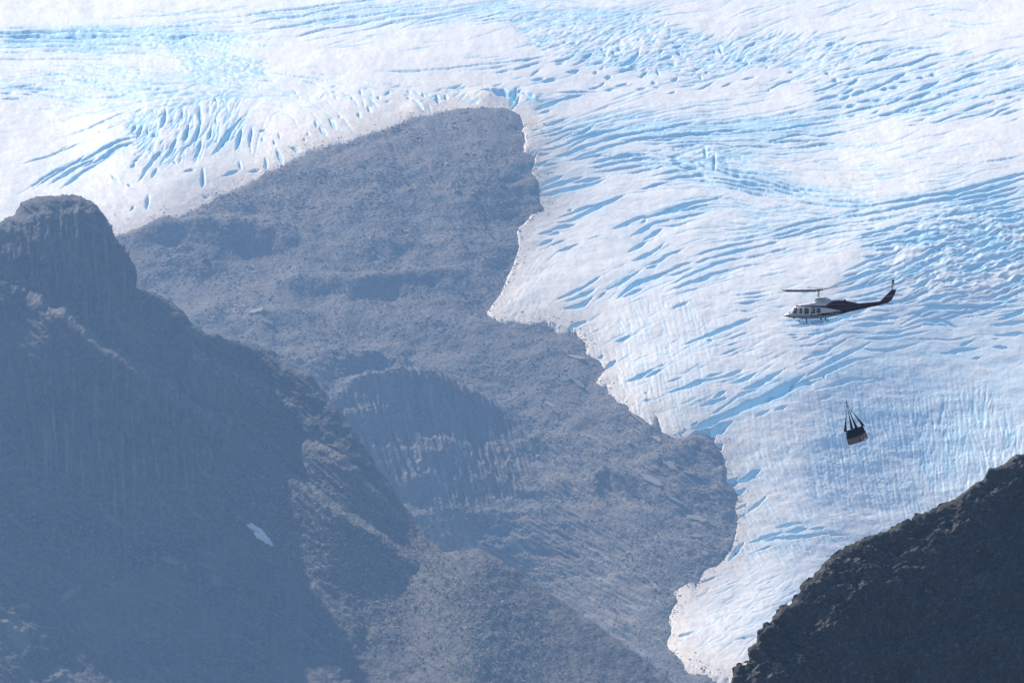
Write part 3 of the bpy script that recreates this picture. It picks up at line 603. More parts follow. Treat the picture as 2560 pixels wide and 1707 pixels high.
U, V = np.meshgrid(np.concatenate([np.arange(1740, 2630, STEP), np.arange(2640, 3460, 14)]), np.concatenate([np.arange(860, 1040, 10), np.arange(1040, 1760, STEP), np.arange(1770, 2120, 14)]))
jag = 7.0 * fbm(U / 30, V / 30, 3, 310) + 5.0 * fbm(U / 14, V / 14, 3, 311) + 2.2 * fbm(U / 6, V / 6, 2, 315)
U, V, keep = snap(U, V, sd_right, STEP, jag)
Prt, Art = right_rock(U, V)
grid_object('near_ridge', Prt, keep, MAT_RIGHT, Art, 'structure')
RT = (U, V, Prt, keep)

# far sides of the two mountains that stand in front, so that they are solid ground
def back_side(name, sdf, Df, box, push, mat):
    U, V = lattice(*box, 12)
    U, V, keep = snap(U, V, sdf, 12, -14)
    sd = np.maximum(sdf(U, V) - 14, 0)
    D = Df(U, V) + push[0] + push[1] * sd
    P = px(U, V, Df(U, V) + 0 * D); P[..., 1] += D - Df(U, V)
    return grid_object(name, P, keep, mat, np.zeros(U.shape + (3,)), 'structure')
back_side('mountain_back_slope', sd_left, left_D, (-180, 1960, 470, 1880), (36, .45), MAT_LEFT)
back_side('near_ridge_back_slope', sd_right, right_D, (1700, 3460, 860, 2120), (6, .10), MAT_RIGHT)

# ------------------------------------------------------------------ glacier
IU0, IU1, IV0, IV1, IX, IY = -90, 2650, -90, 1790, 2.4, 1.6
U, V = np.meshgrid(np.concatenate([np.arange(IU0, IU1, IX), np.arange(IU1 + 10, 3100, 14)]), np.arange(IV0, IV1, IY))
sdi = sd_ice(U, V)
cre = np.zeros(U.shape); zone = np.zeros(U.shape)

def carve(w, pts, depth=None, warp=1.0):
    P = np.array(pts, float)
    # resample and wobble a little
    seg = np.hypot(*(P[1:] - P[:-1]).T); L = seg.sum()
    n = max(3, int(L / 9) + 1); s = np.linspace(0, L, n); cum = np.concatenate([[0], np.cumsum(seg)])
    Q = np.stack([np.interp(s, cum, P[:, 0]), np.interp(s, cum, P[:, 1])], -1)
    ext = min(26.0, .2 * L)
    e0 = (Q[0] - Q[1]) / (np.hypot(*(Q[0] - Q[1])) + 1e-6) * ext; e1 = (Q[-1] - Q[-2]) / (np.hypot(*(Q[-1] - Q[-2])) + 1e-6) * ext
    Q = np.concatenate([[Q[0] + e0], Q, [Q[-1] + e1]]); L += 2 * ext; n += 2
    if n > 3:
        Q[1:-1] = .25 * Q[:-2] + .5 * Q[1:-1] + .25 * Q[2:]
    Q += rng.normal(0, .40 * warp, Q.shape)
    pad = w
    i0 = max(0, int((Q[:, 0].min() - pad - IU0) / IX)); i1 = min(U.shape[1], int((Q[:, 0].max() + pad - IU0) / IX) + 2)
    j0 = max(0, int((Q[:, 1].min() - pad - IV0) / IY)); j1 = min(U.shape[0], int((Q[:, 1].max() + pad - IV0) / IY) + 2)
    if i1 - i0 < 2 or j1 - j0 < 2: return
    u = U[j0:j1, i0:i1]; v = V[j0:j1, i0:i1]
    d, t, side = polyline_distance(Q, u, v)
    ph = rng.uniform(0, 6.28)
    pk = rng.uniform(.35, .65)
    tt = np.where(t < pk, t / pk, (1 - t) / (1 - pk))
    wl = w * .52 * np.clip(tt, .0, 1) ** 1.15 * 1.12 * (1 + .14 * np.sin(t * L / 9 + ph) + .12 * np.sin(t * L / 4.1 + 2 * ph)) if L < 260 else w * .46 * np.clip(np.minimum(t, 1 - t) * 6, 0, 1) ** .7 * (1 + .25 * np.sin(t * L / 21 + ph) + .15 * np.sin(t * L / 8 + 2 * ph))
    wl = np.maximum(wl, .35)
    dep = (1.1 + .62 * w) if depth is None else depth * rng.uniform(.6, 1.3)
    c = dep * np.clip(1.3 * (1 - (d / (wl + .35)) ** 2), 0, 1) * np.clip(wl / 1.3, .12, 1)
    cre[j0:j1, i0:i1] = np.maximum(cre[j0:j1, i0:i1], c)

for w, pts in STROKES: carve(w * .88, pts)
for w, pts in ((17, [(1215, 240), (1240, 243), (1268, 248), (1296, 243)]), (15, [(1312, 250), (1330, 262), (1352, 266)]), (11, [(1290, 232), (1285, 252), (1278, 266)]), (10, [(1345, 280), (1375, 270), (1405, 262)]), (9, [(1035, 262), (1046, 270), (1056, 280)])): carve(w, pts, 6.5)

# direction of the crevasse fields, taken from the traced ones
smp = []
for w, pts in STROKES:
    P = np.array(pts)
    for k in range(len(P) - 1):
        d = P[k + 1] - P[k]; L = np.hypot(*d)
        if L > 8: smp.append((*(P[k] + d / 2), math.atan2(d[1], d[0]), min(L, 60)))
smp = np.array(smp)
def direction(u, v):
    w = smp[:, 3] * np.exp(-((smp[:, 0] - u) ** 2 + 2 * (smp[:, 1] - v) ** 2) / (2 * 55.0 ** 2)) + 1e-9 * smp[:, 3]
    return .5 * math.atan2((w * np.sin(2 * smp[:, 2])).sum(), (w * np.cos(2 * smp[:, 2])).sum())

def field(n, cu, cv, ru, rv, lens, widths, jit, ang=None, rot=0, depth=None):
    for _ in range(n):
        while True:
            a, b = rng.uniform(-1, 1, 2)
            if a * a + b * b < 1: break
        c, s = math.cos(R(rot)), math.sin(R(rot))
        u = cu + a * ru * c - b * rv * s; v = cv + a * ru * s + b * rv * c
        if float(sd_ice(u, v)) < 4: continue
        L = rng.uniform(*lens); w = rng.uniform(*widths)
        th0 = R(ang) if ang is not None else None
        off = R(rng.normal(0, jit)); pts = [(u, v)]
        for k in range(max(2, int(L / 14))):
            th = (th0 if th0 is not None else direction(pts[-1][0], pts[-1][1])) + off
            st = L / max(2, int(L / 14))
            pts.append((pts[-1][0] + st * math.cos(th), pts[-1][1] + st * math.sin(th)))
        carve(w, pts, depth)

field(577, 1560, 130, 300, 72, (11, 47), (1.88, 4.32), 14, rot=10, depth=1.5)
field(123, 1400, 60, 200, 28, (24, 117), (1.5, 2.52), 5, depth=1.7)
field(192, 1960, 150, 190, 45, (13, 51), (1.88, 3.96), 13, depth=1.5)
field(178, 2260, 230, 330, 85, (26, 136), (1.5, 2.88), 5, depth=1.7)
field(260, 450, 335, 150, 95, (11, 51), (2.25, 5.04), 13, rot=-10, depth=1.5)
field(150, 240, 115, 330, 32, (40, 214), (1.5, 2.88), 3, depth=1.7)
field(123, 220, 225, 330, 45, (32, 156), (1.35, 2.3), 4, depth=1.7)
field(205, 540, 190, 110, 36, (10, 47), (1.88, 3.6), 17, depth=1.5)
field(82, 950, 60, 330, 34, (65, 312), (1.5, 2.16), 2, depth=1.7)
field(95, 1700, 410, 150, 26, (16, 78), (1.88, 3.96), 13, depth=1.7)
field(123, 1640, 345, 330, 34, (65, 273), (1.5, 2.52), 2, depth=1.7)
field(192, 2420, 620, 190, 95, (24, 117), (2.25, 5.76), 8, depth=1.7)
field(82, 2300, 760, 240, 80, (40, 176), (2.25, 6.48), 6, depth=1.7)
field(55, 1020, 250, 330, 24, (10, 31), (2.25, 4.32), 23, depth=1.5)
field(408, 1280, 210, 1300, 260, (40.0, 180.0), (2.2, 3.4), 5.0, depth=1.12)
field(280, 2050, 520, 480, 140, (40.0, 170.0), (2.2, 3.4), 5.0, depth=1.12)
field(153, 1750, 830, 330, 230, (30.0, 100.0), (2.2, 3.4), 5.0, depth=0.96)
field(382, 2260, 1120, 260, 150, (40.0, 130.0), (2.2, 3.4), 6.0, ang=78, depth=0.88)
field(153, 2420, 1080, 140, 120, (40.0, 120.0), (2.2, 3.4), 6.0, ang=94, depth=1.12)
field(306, 1930, 1250, 200, 160, (25.0, 90.0), (2.2, 3.4), 9.0, ang=58, depth=0.80)
field(229, 1620, 900, 180, 170, (30.0, 100.0), (2.2, 3.4), 7.0, ang=76, depth=0.56)
field(70, 1320, 690, 60, 90, (30, 90), (1.8, 2.6), 7, ang=122, depth=.32)
field(153, 1850, 1560, 140, 100, (25.0, 80.0), (2.2, 3.4), 12.0, ang=-25, depth=0.64)

sdi = sdi + sstep(60, 10, np.abs(sdi)) * (4.5 * fbm(U / 24, V / 20, 3, 407) + 2.4 * fbm(U / 6, V / 5, 2, 409))
D = bg_D(U, V)
s = K * D
# thickness above the rock: rises from the margin
thick = np.where(sdi > 0, .9 + 7 * (1 - np.exp(-np.maximum(sdi, 0) / 95)), .9 + .5 * sdi)
z = thick.copy()
z += (2.4 * fbm(U / 120, V / 60, 3, 403) + .55 * fbm(U / 36, V / 20, 3, 411)) * sstep(0, 40, sdi)
rough = .30 * fbm(U / 11, V / 7, 3, 421) + .14 * fbm(U / 5, V / 4.2, 2, 431)
rough -= .15 * np.clip(fbm(*[q / k_ for q, k_ in zip(rotuv(U, V, -14), (60, 5))], 3, 433), 0, 1) * sstep(20, 60, sdi)
a, b = rotuv(U, V, 80)
low = sstep(.2, .8, glow(U, V, 2250, 1120, 400, 230) + glow(U, V, 1700, 900, 260, 240) * .6)
rough += low * (.55 * fbm(a / 90, b / 8, 3, 441) + .22 * fbm(a / 30, b / 4, 2, 445))
a, b = rotuv(U, V, -16)
mid = sstep(.25, .8, glow(U, V, 1800, 420, 700, 200))
rough += mid * .22 * fbm(a / 80, b / 6, 3, 451)
# hummocky broken ice
hum = sstep(.25, .8, glow(U, V, 2420, 660, 260, 150))
rough += hum * (3.0 * fbm(U / 58, V / 34, 3, 461, ridged=True) + 1.2 * fbm(U / 22, V / 13, 2, 465))
icf = sstep(.3, .85, glow(U, V, 450, 330, 170, 110) + glow(U, V, 1560, 130, 330, 75, 10))
rough += icf * 1.3 * fbm(U / 22, V / 14, 3, 471)
z += rough
# mounds at the head of the rock ridge
for cu, cv, ru, rv, h in ((1218, 250, 46, 20, 6), (1040, 275, 26, 16, 4), (1326, 256, 30, 20, 6)):
    z += h * np.exp(-((U - cu) / ru) ** 2 - ((V - cv) / rv) ** 2)
cre_s = blur(cre, 1, 1) * .35 + cre * .65
z = z - cre_s * (s / .42)
# the small wall of ice on the near side of a crevasse stands a little proud
P = px(U, V, D)
P[..., 2] += z
keep = (sdi > -16) & (sd_left(U, V) < 80) & (sd_right(U, V) < 170)
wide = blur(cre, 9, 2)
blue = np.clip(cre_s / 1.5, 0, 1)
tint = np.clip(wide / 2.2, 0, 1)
dirt = np.clip(1.0 * np.exp(-np.maximum(sdi, 0) / 70) * sstep(230, 520, V + .25 * U) + .35 * np.exp(-np.maximum(sdi, 0) / 12), 0, 1)
dirt = np.maximum(dirt, .55 * sstep(.35, .95, glow(U, V, 2130, 470, 130, 60, 20)) * np.clip(.4 + fbm(U / 10, V / 8, 3, 481) * 1.6, 0, 1))
dirt = np.maximum(dirt, .35 * np.clip(fbm(U / 60, V / 16, 4, 485) * 1.6, 0, 1))
ra, rb = rotuv(U, V, -13)
mott = np.clip(.55 * fbm(ra / 26, rb / 6, 4, 491) + .6 * fbm(U / 6, V / 5, 2, 493) + .25, 0, 1)
va, vb = rotuv(U, V, 80)
lowm = sstep(.15, .7, glow(U, V, 2200, 1150, 420, 260) + glow(U, V, 1650, 920, 300, 260) + glow(U, V, 1850, 1500, 200, 200))
mott = mott * (1 - lowm) + lowm * np.clip(.8 * fbm(va / 60, vb / 6, 4, 495) + .5 * fbm(U / 6, V / 5, 2, 493) + .2, 0, 1)
dirt = np.clip(dirt + .42 * mott * (1 - blue) * sstep(-100, 250, V), 0, 1)
tint = np.maximum(tint, .85 * sstep(.15, .8, glow(U, V, 2330, 980, 330, 260)) * np.clip(.75 + fbm(U / 80, V / 40, 3, 497), 0, 1))  # bare ice is bluish here; extra blue painted in for its broad shade
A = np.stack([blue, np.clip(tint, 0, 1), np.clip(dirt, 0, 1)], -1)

m, t, bsdf = new_mat('glacier_ice')
at = t.nodes.new('ShaderNodeAttribute'); at.attribute_name = 'mix'
sep = t.nodes.new('ShaderNodeSeparateColor'); t.links.new(at.outputs['Color'], sep.inputs[0])
c = mixc(t, ramp(t, noise_tex(t, .10, 5, (1, .35, 1)), .35, .7), (.92, .895, .855), (.86, .83, .79))
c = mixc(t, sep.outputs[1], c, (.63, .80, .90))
dm = t.nodes.new('ShaderNodeMath'); dm.operation = 'MULTIPLY'; t.links.new(sep.outputs[2], dm.inputs[0])
t.links.new(ramp(t, noise_tex(t, .22, 5, (1, .4, 1)), -.1, .6), dm.inputs[1])
c = mixc(t, dm.outputs[0], c, (.62, .53, .44))
sp = t.nodes.new('ShaderNodeMath'); sp.operation = 'MULTIPLY'; sp.inputs[1].default_value = .22
t.links.new(ramp(t, noise_tex(t, .6, 3, (1, .5, 1), .7), .58, .72), sp.inputs[0])
c = mixc(t, sp.outputs[0], c, (.50, .50, .52))
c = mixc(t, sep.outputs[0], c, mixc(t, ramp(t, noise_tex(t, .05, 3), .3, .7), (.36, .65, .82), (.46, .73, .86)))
t.links.new(c, bsdf.inputs['Base Color'])
bsdf.inputs['Roughness'].default_value = .6
bsdf.inputs['Specular IOR Level'].default_value = .25
MAT_ICE = m
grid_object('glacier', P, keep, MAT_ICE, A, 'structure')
ICE_S = (U, V, P, keep)
ICE_SD = sdi

# ------------------------------------------------------------------ loose rocks
def surface_at(S, u, v, step=STEP):
    Ug, Vg, Pg, kg = S
    j = int(np.clip(round((v - Vg[2, 0]) / step) + 2, 4, Ug.shape[0] - 5)); i = int(np.clip(np.argmin(np.abs(Ug[j] - u)), 4, Ug.shape[1] - 5))
    p = Pg[j, i]; tu = (Pg[j, i + 4] - Pg[j, i - 4]) / (8 * step); tv = (Pg[j + 4, i] - Pg[j - 4, i]) / (8 * step)
    n = np.cross(tu, tv); n /= np.linalg.norm(n) + 1e-9
    if n[1] > 0: n = -n
    return p, tu, tv, n

BOX_F = np.array([(3, 2, 1, 0), (4, 5, 6, 7), (0, 1, 5, 4), (1, 2, 6, 5), (2, 3, 7, 6), (3, 0, 4, 7)])
BOX_V = np.array([(-1, -1, -1), (1, -1, -1), (1, 1, -1), (-1, 1, -1), (-1, -1, 1), (1, -1, 1), (1, 1, 1), (-1, 1, 1)], float)

def rubble(name, S, sdf_list, n, zones, tone, mat):
    """thousands of small stones, too many to count, joined in one mesh"""
    Ug, Vg, Pg, kg = S
    ok = kg & (Vg < 1720) & (Ug > -20)
    if S is not RT: ok &= (sd_ice(Ug, Vg) < -1) & (sd_right(Ug, Vg) < 6)
    for f, lim in sdf_list: ok &= f(Ug, Vg) < lim
    w = zones(Ug, Vg) * ok
    w[:3] = 0; w[-3:] = 0; w[:, :3] = 0; w[:, -3:] = 0
    w = w.ravel() / w.sum()
    pick = rng.choice(w.size, n, p=w)
    C = Pg.reshape(-1, 3)[pick] + 0
    sc_ = K * C[:, 1]
    size = (1.35 + rng.pareto(2.4, n) * 1.0).clip(1.0, 4.2) * sc_
    az = rng.uniform(0, 6.283, n); tx, ty = rng.normal(0, .22, n), rng.normal(0, .22, n)
    q = np.zeros((n, 3, 3)); q[:, 0] = np.stack([np.cos(az), np.sin(az), -tx], -1); q[:, 1] = np.stack([-np.sin(az), np.cos(az), -ty], -1)
    q[:, 2] = np.cross(q[:, 0], q[:, 1]); q = q.transpose(0, 2, 1)
    if S is RT: size = size * 1.6
    sh = BOX_V[None] * (1 + rng.uniform(-.35, .25, (n, 8, 3))) * (np.array([1.25, .95, .42])[None] * rng.uniform(.7, 1.25, (n, 3)))[:, None, :]
    Vv = np.einsum('nij,nkj->nki', q, sh) * size[:, None, None] * .62 + C[:, None, :]
    Vv[..., 2] += (size * .2)[:, None]
    F = (BOX_F[None] + 8 * np.arange(n)[:, None, None]).reshape(-1, 4)
    me = raw_mesh(name, Vv.reshape(-1, 3), F, 4, False)
    p = tone(Ug.ravel()[pick], Vg.ravel()[pick])
    col = np.zeros((n, 8, 3)); col[..., 0] = p[:, None]; col[..., 1] = (rng.random(n) < .12)[:, None] * .5
    color_attr(me, 'mix', col.reshape(-1, 3))
    o = link(name, me, mat); o['kind'] = 'stuff'
    return o

def z_bg(u, v):
    cl = glow(u, v, 1070, 1120, 250, 140, 20)
    return (.06 + np.clip(fbm(u / 130, v / 60, 4, 501) * 2.4 + .25, 0, 1.6)) * (1 - .88 * sstep(.35, .7, cl))
rubble('ridge_rubble', BG, [(sd_left, 2)], 19000, z_bg, lambda u, v: np.clip(rng.beta(1.3, 1.3, len(u)) * 1.25, 0, 1), MAT_ROCK)
def z_lf(u, v):
    sc_ = glow(u, v, 760, 1260, 190, 130, 35) + glow(u, v, 1120, 1530, 380, 170, 30) + .5 * glow(u, v, 560, 980, 160, 60, 38)
    for pts in ([(100, 755), (180, 805), (250, 862), (330, 915), (400, 962), (520, 1052)], [(20, 545), (70, 515), (130, 492), (220, 505)]):
        d, t, side = polyline_distance(pts, u, v); sc_ = sc_ + 1.3 * np.exp(-(d / 13) ** 2)
    return sstep(.12, .8, sc_) + .015
rubble('mountain_scree', LF, [], 9000, z_lf, lambda u, v: np.clip(rng.beta(1.3, 1.3, len(u)) * 1.25, 0, 1), MAT_LEFT)

rubble('near_ridge_stones', RT, [], 3200, lambda u, v: (.1 + np.clip(fbm(u / 60, v / 50, 3, 521) * 2 + .2, 0, 1)) * sstep(420, 60, sd_right(u, v)) * sstep(4, 22, sd_right(u, v)), lambda u, v: np.clip(rng.beta(1, 2.5, len(u)), 0, 1), MAT_RIGHT)

def margin_debris(n):
    """grit and stones that the rock drops on the thin edge of the ice"""
    Ug, Vg, Pg, kg = ICE_S
    w = kg * np.exp(-np.abs(ICE_SD) / 9.0) * (ICE_SD > -4) * (.15 + np.clip(fbm(Ug / 40, Vg / 40, 3, 511) * 2.5, 0, 1.2)) * sstep(300, 420, Vg + .25 * (Ug - 1000) + 60)
    w = w.ravel() / w.sum()
    pick = rng.choice(w.size, n, p=w); C = Pg.reshape(-1, 3)[pick]
    size = (1.0 + rng.pareto(2.8, n) * .8).clip(1.0, 3.2) * K * C[:, 1]
    sh = BOX_V[None] * (1 + rng.uniform(-.35, .25, (n, 8, 3))) * (np.array([1.2, 1.0, .6])[None] * rng.uniform(.7, 1.25, (n, 3)))[:, None, :]
    Vv = sh * size[:, None, None] * .62 + C[:, None, :]
    me = raw_mesh('margin_debris', Vv.reshape(-1, 3), (BOX_F[None] + 8 * np.arange(n)[:, None, None]).reshape(-1, 4), 4, False)
    color_attr(me, 'mix', np.repeat(np.stack([rng.beta(1, 3, n), 0 * size, 0 * size], -1), 8, 0))
    link('margin_debris', me, MAT_ROCK)['kind'] = 'stuff'
margin_debris(2600)

# boulders that can be told apart: a few shapes, shared between the copies
def boulder_mesh(seed, mat):
    r = np.random.default_rng(seed)
    g = (1 + 5 ** .5) / 2
    v = np.array([(-1, g, 0), (1, g, 0), (-1, -g, 0), (1, -g, 0), (0, -1, g), (0, 1, g), (0, -1, -g), (0, 1, -g), (g, 0, -1), (g, 0, 1), (-g, 0, -1), (-g, 0, 1)], float)
    v /= np.linalg.norm(v, axis=1)[:, None]
    v *= (1 + r.uniform(-.32, .28, (12, 1))) * np.array([1.15, .95, .72])
    f = [(0, 11, 5), (0, 5, 1), (0, 1, 7), (0, 7, 10), (0, 10, 11), (1, 5, 9), (5, 11, 4), (11, 10, 2), (10, 7, 6), (7, 1, 8), (3, 9, 4), (3, 4, 2), (3, 2, 6), (3, 6, 8), (3, 8, 9), (4, 9, 5), (2, 4, 11), (6, 2, 10), (8, 6, 7), (9, 8, 1)]
    me = raw_mesh('boulder', v * .5, np.array(f), 3, False)
    me.materials.append(mat)
    return me
def stone(name, c1, c2, s):
    m, t, b = new_mat(name)
    c = mixc(t, ramp(t, noise_tex(t, s, 5), .3, .7), c1, c2)
    t.links.new(c, b.inputs['Base Color']); b.inputs['Roughness'].default_value = .85; b.inputs['Specular IOR Level'].default_value = .25
    return m
ST_GREY = stone('grey_stone', (.13, .125, .12), (.24, .23, .215), 1.0)
ST_TAN = stone('tan_stone', (.20, .165, .135), (.36, .30, .245), 1.0)
ST_PALE = stone('pale_stone', (.36, .34, .31), (.55, .52, .48), 1.0)
ST_DARK = stone('dark_stone', (.05, .048, .046), (.10, .095, .09), 1.0)
LIB = {k: [boulder_mesh(900 + 7 * i + 31 * q, m) for i in range(5)] for q, (k, m) in enumerate((('grey', ST_GREY), ('tan', ST_TAN), ('pale', ST_PALE), ('dark', ST_DARK)))}

def boulder(S, u, v, w, kind, label, group=None, ratio=1.0):
    p, tu, tv, n = surface_at(S, u, v)
    o = bpy.data.objects.new('boulder', random.choice(LIB[kind]))
    s = 1.2 * w * K * p[1]
    o.location = Vector(p) + Vector((0, 0, .16 * s))
    o.rotation_euler = (random.uniform(-.3, .3), random.uniform(-.3, .3), random.uniform(0, 6.28))
    o.scale = (s, s, s * ratio)
    COL.objects.link(o)
    return tag(o, label, 'boulder', group)

for u, v, w, kind, label in (
    (1117, 412, 10, 'pale', 'small round pale boulder alone in the middle of the upper rocky ridge'),
    (1145, 480, 15, 'tan', 'large tan boulder on the upper ridge, left of a second tan boulder'),
    (1183, 489, 13, 'tan', 'second tan boulder on the upper ridge, just right of the large one'),
    (904, 423, 12, 'tan', 'tan boulder on the left part of the upper ridge below the snow edge'),
    (981, 413, 9, 'tan', 'small tan boulder on the upper ridge between two tan boulders'),
    (1164, 388, 10, 'tan', 'left stone of a tan pair high on the rocky ridge'),
    (1184, 388, 11, 'tan', 'right stone of a tan pair high on the rocky ridge'),
    (1214, 382, 9, 'tan', 'tan boulder high on the ridge, right of the tan pair'),
    (1206, 281, 9, 'pale', 'pale boulder right under the summit of the rocky ridge'),
    (1217, 461, 14, 'grey', 'grey boulder near the right flank of the upper ridge'),
    (1257, 466, 16, 'grey', 'broad grey boulder close to the ice on the right flank of the ridge'),
    (662, 582, 13, 'tan', 'tan boulder at the left end of the ridge above the shadowed hump'),
    (714, 585, 11, 'tan', 'reddish tan boulder beside the end of the shadowed hump'),
    (513, 660, 19, 'dark', 'large dark boulder on the lower left of the ridge behind the cliff tower'),
    (1065, 805, 14, 'pale', 'oval pale boulder on the bench below the tip of the ice tongue'),
    (1084, 820, 11, 'tan', 'tan boulder just below the oval pale boulder on the bench'),
    (1257, 1512, 15, 'pale', 'oval pale boulder low on the sunlit moraine slope'),
    (1570, 1380, 13, 'pale', 'pale boulder on the dark slope left of the lower ice tongue'),
    (1576, 1118, 9, 'pale', 'bright pale boulder above the dark hollow near the ice cave'),
    (1040, 1520, 12, 'grey', 'grey boulder on the dark scree at the bottom of the picture'),
    (1500, 1299, 8, 'pale', 'pale stone in place of the bright glints on the left edge of the small moraine mound')):  # last one: pale stone standing in for bright glints on the mound
    boulder(LF if v > 1450 and u < 1300 else BG, u, v, w, kind, label)

def scatter(n, S, cond, kinds, label, u0, u1, vm, wr):
    Ug, Vg, Pg, kg = S
    ok = kg & cond(Ug, Vg)
    idx = rng.choice(np.flatnonzero(ok.ravel()), n, replace=False)
    for q in idx:
        kind = random.choice(kinds)
        u, v = Ug.flat[q], Vg.flat[q]
        w = min(9.5, wr[0] + rng.pareto(2.8) * wr[1])
        third = ('left', 'middle', 'right')[int(np.clip((u - u0) / (u1 - u0) * 3, 0, 2))]
        half = ('upper', 'lower')[int(v > vm)]
        lab = f"{'larger' if w > 6 else 'small'} {kind} angular boulder {label}, {half} {third} part"
        boulder(S, u, v, w, kind, lab, lab.replace('boulder', 'boulders'))
scatter(110, BG, lambda u, v: (sd_ice(u, v) < -10) & (sd_left(u, v) < -10) & (v > 300) & (v < 860) & (u > 350), ['grey', 'grey', 'tan', 'pale'], 'in the rubble of the upper rocky ridge', 350, 1350, 580, (4.2, 1.5))
scatter(75, BG, lambda u, v: (sd_ice(u, v) < -12) & (sd_left(u, v) < -12) & (v > 880) & (v < 1690) & (u > 1330) & (sd_right(u, v) < -20), ['grey', 'tan', 'pale'], 'on the dark slope beside the lower ice', 1330, 1830, 1250, (4.2, 1.6))
scatter(75, LF, lambda u, v: (sd_left(u, v) > 12) & (z_lf(u, v) > .6) & (v > 1080) & (v < 1690) & (u < 1500), ['grey', 'pale', 'tan'], 'in the lower scree of the dark mountain', 560, 1500, 1380, (4.0, 1.5))

# long slabs of bare bedrock beside the ice
def slab(S, u, v, L, W, deg, mat, label, group=None, th=.15):
    p, tu, tv, n = surface_at(S, u, v)
    c, s = math.cos(R(deg)), math.sin(R(deg))
    e1 = tu * c + tv * s; e2 = tv * c - tu * s
    r = np.random.default_rng(int(u * 7 + v))
    m = 9; top = []; bot = []
    for k in range(2 * m):
        t = 2 * math.pi * k / (2 * m)
        x = L / 2 * math.copysign(abs(math.cos(t)) ** .8, math.cos(t)) * r.uniform(.74, 1.12); y = W / 2 * math.copysign(abs(math.sin(t)) ** .7, math.sin(t)) * r.uniform(.45, 1.2)
        h = W * K * p[1] * th * r.uniform(.7, 1.2)
        q = e1 * x + e2 * y
        top.append(q * .9 + n * (h + 1.0)); bot.append(q * 1.04 - n * h * 1.5)
    mb = MB().loft([bot, top])
    o = mb.build('flat_rock', mat); o.location = p
    return tag(o, label.replace('rock slab', 'flat rock'), 'flat rock', group)
for u, v, L, W, deg, mat, label, group in (
    (1672, 1168, 46, 13, 24, ST_TAN, 'tan tapered rock slab below the ice cave, the brightest one', None),
    (1629, 1212, 70, 17, 29, ST_GREY, 'long grey rock slab below and left of the bright tan slab', None),
    (1687, 1257, 46, 10, 27, ST_GREY, 'grey rock slab above the broad tan flat rock at the ice edge', None),
    (1785, 1306, 62, 15, 16, ST_TAN, 'broad tan rock slab touching the ice edge', None),
    (1742, 1294, 60, 12, 22, ST_TAN, 'tan rock slab running up to the broad slab at the ice edge', None),
    (1592, 1052, 66, 7, 31, ST_TAN, 'thin tan rock slab pointing down to the ice edge', None),
    (1642, 1104, 30, 11, 38, ST_TAN, 'short tan rock slab left of the ice cave', None),
    (1440, 900, 52, 9, 22, ST_TAN, 'tan rock slab beside the notched upper ice margin', None),
    (1443, 958, 54, 10, 30, ST_GREY, 'grey rock slab on the slope under the upper ice margin', None),
    (1376, 1015, 28, 9, 28, ST_TAN, 'small tan rock slab on the open slope left of the ice', None),
    (1390, 1032, 26, 7, 30, ST_GREY, 'small grey rock slab just below the small tan slab', None),
    (1736, 1223, 20, 8, 30, ST_GREY, 'small grey rock slab near the ice between longer slabs', None),
    (1760, 1393, 22, 10, 20, ST_TAN, 'tan rock slab close to the lower ice margin', None),
    (1700, 1210, 40, 6, 20, ST_GREY, 'narrow grey rock slab right of the long grey slab', None),
    (1720, 1186, 30, 6, 20, ST_GREY, 'narrow grey rock slab right of the bright tan slab', None),
    (1620, 1180, 34, 6, 25, ST_GREY, 'narrow grey rock slab left of the bright tan slab', None),
    (1560, 1200, 40, 6, 26, ST_GREY, 'narrow grey rock slab beside the small moraine mound', None),
    (1740, 1340, 30, 6, 12, ST_GREY, 'narrow grey rock slab under the broad tan slab', None),
    (1425, 1645, 40, 12, 30, ST_TAN, 'pale rock slab at the bottom edge of the picture', None),
    (640, 805, 40, 9, 6, ST_TAN, 'pale rock slab on the bench behind the dark mountain, the lower one', None),
    (600, 775, 34, 8, 16, ST_TAN, 'pale rock slab on the bench behind the dark mountain, the upper one', None),
    (668, 822, 34, 6, 8, ST_TAN, 'thin pale rock slab at the right end of the bench', None)):
    slab(BG, u, v, L, W, deg, mat, label, group)

# snow patch at the foot of the dark cliff
pts = np.array([(612, 1310), (620, 1306), (630, 1309), (641, 1315), (652, 1323), (662, 1333), (670, 1344), (677, 1353), (683, 1361), (688, 1369), (676, 1365), (663, 1359), (652, 1352), (643, 1345), (636, 1336), (637, 1330), (628, 1325), (619, 1318)], float)
cen = pts.mean(0)
fine = np.concatenate([[a + (b_ - a) * f for f in (0, .25, .5, .75)] for a, b_ in zip(pts, np.roll(pts, -1, 0))])
pts = fine + rng.normal(0, .75, fine.shape) + 1.6 * np.stack([fbm(fine[:, 0] / 5, fine[:, 1] / 5, 2, 611), fbm(fine[:, 0] / 5, fine[:, 1] / 5, 2, 613)], -1)
P0, tu, tv, nn = surface_at(LF, *cen)
rings = []
for f, lift in ((1.05, -1.2), (1.0, .9), (.72, 1.7), (.4, 2.1), (.08, 2.3)):
    ring = []
    for q in pts:
        a = cen + (q - cen) * f
        p = surface_at(LF, *a)[0] * (.35) + (P0 + tu * (a[0] - cen[0]) + tv * (a[1] - cen[1])) * .65
        ring.append(p + nn * (lift + .15 * rng.normal()) - P0)
    rings.append(ring)
MAT_SNOW = stone('old_snow', (.70, .74, .78), (.84, .86, .88), .3)
o = MB().loft(rings).build('snow_patch', MAT_SNOW, smooth=True); o.location = P0
tag(o, 'small bluish white snow patch lying at the foot of the dark cliff', 'snow patch')

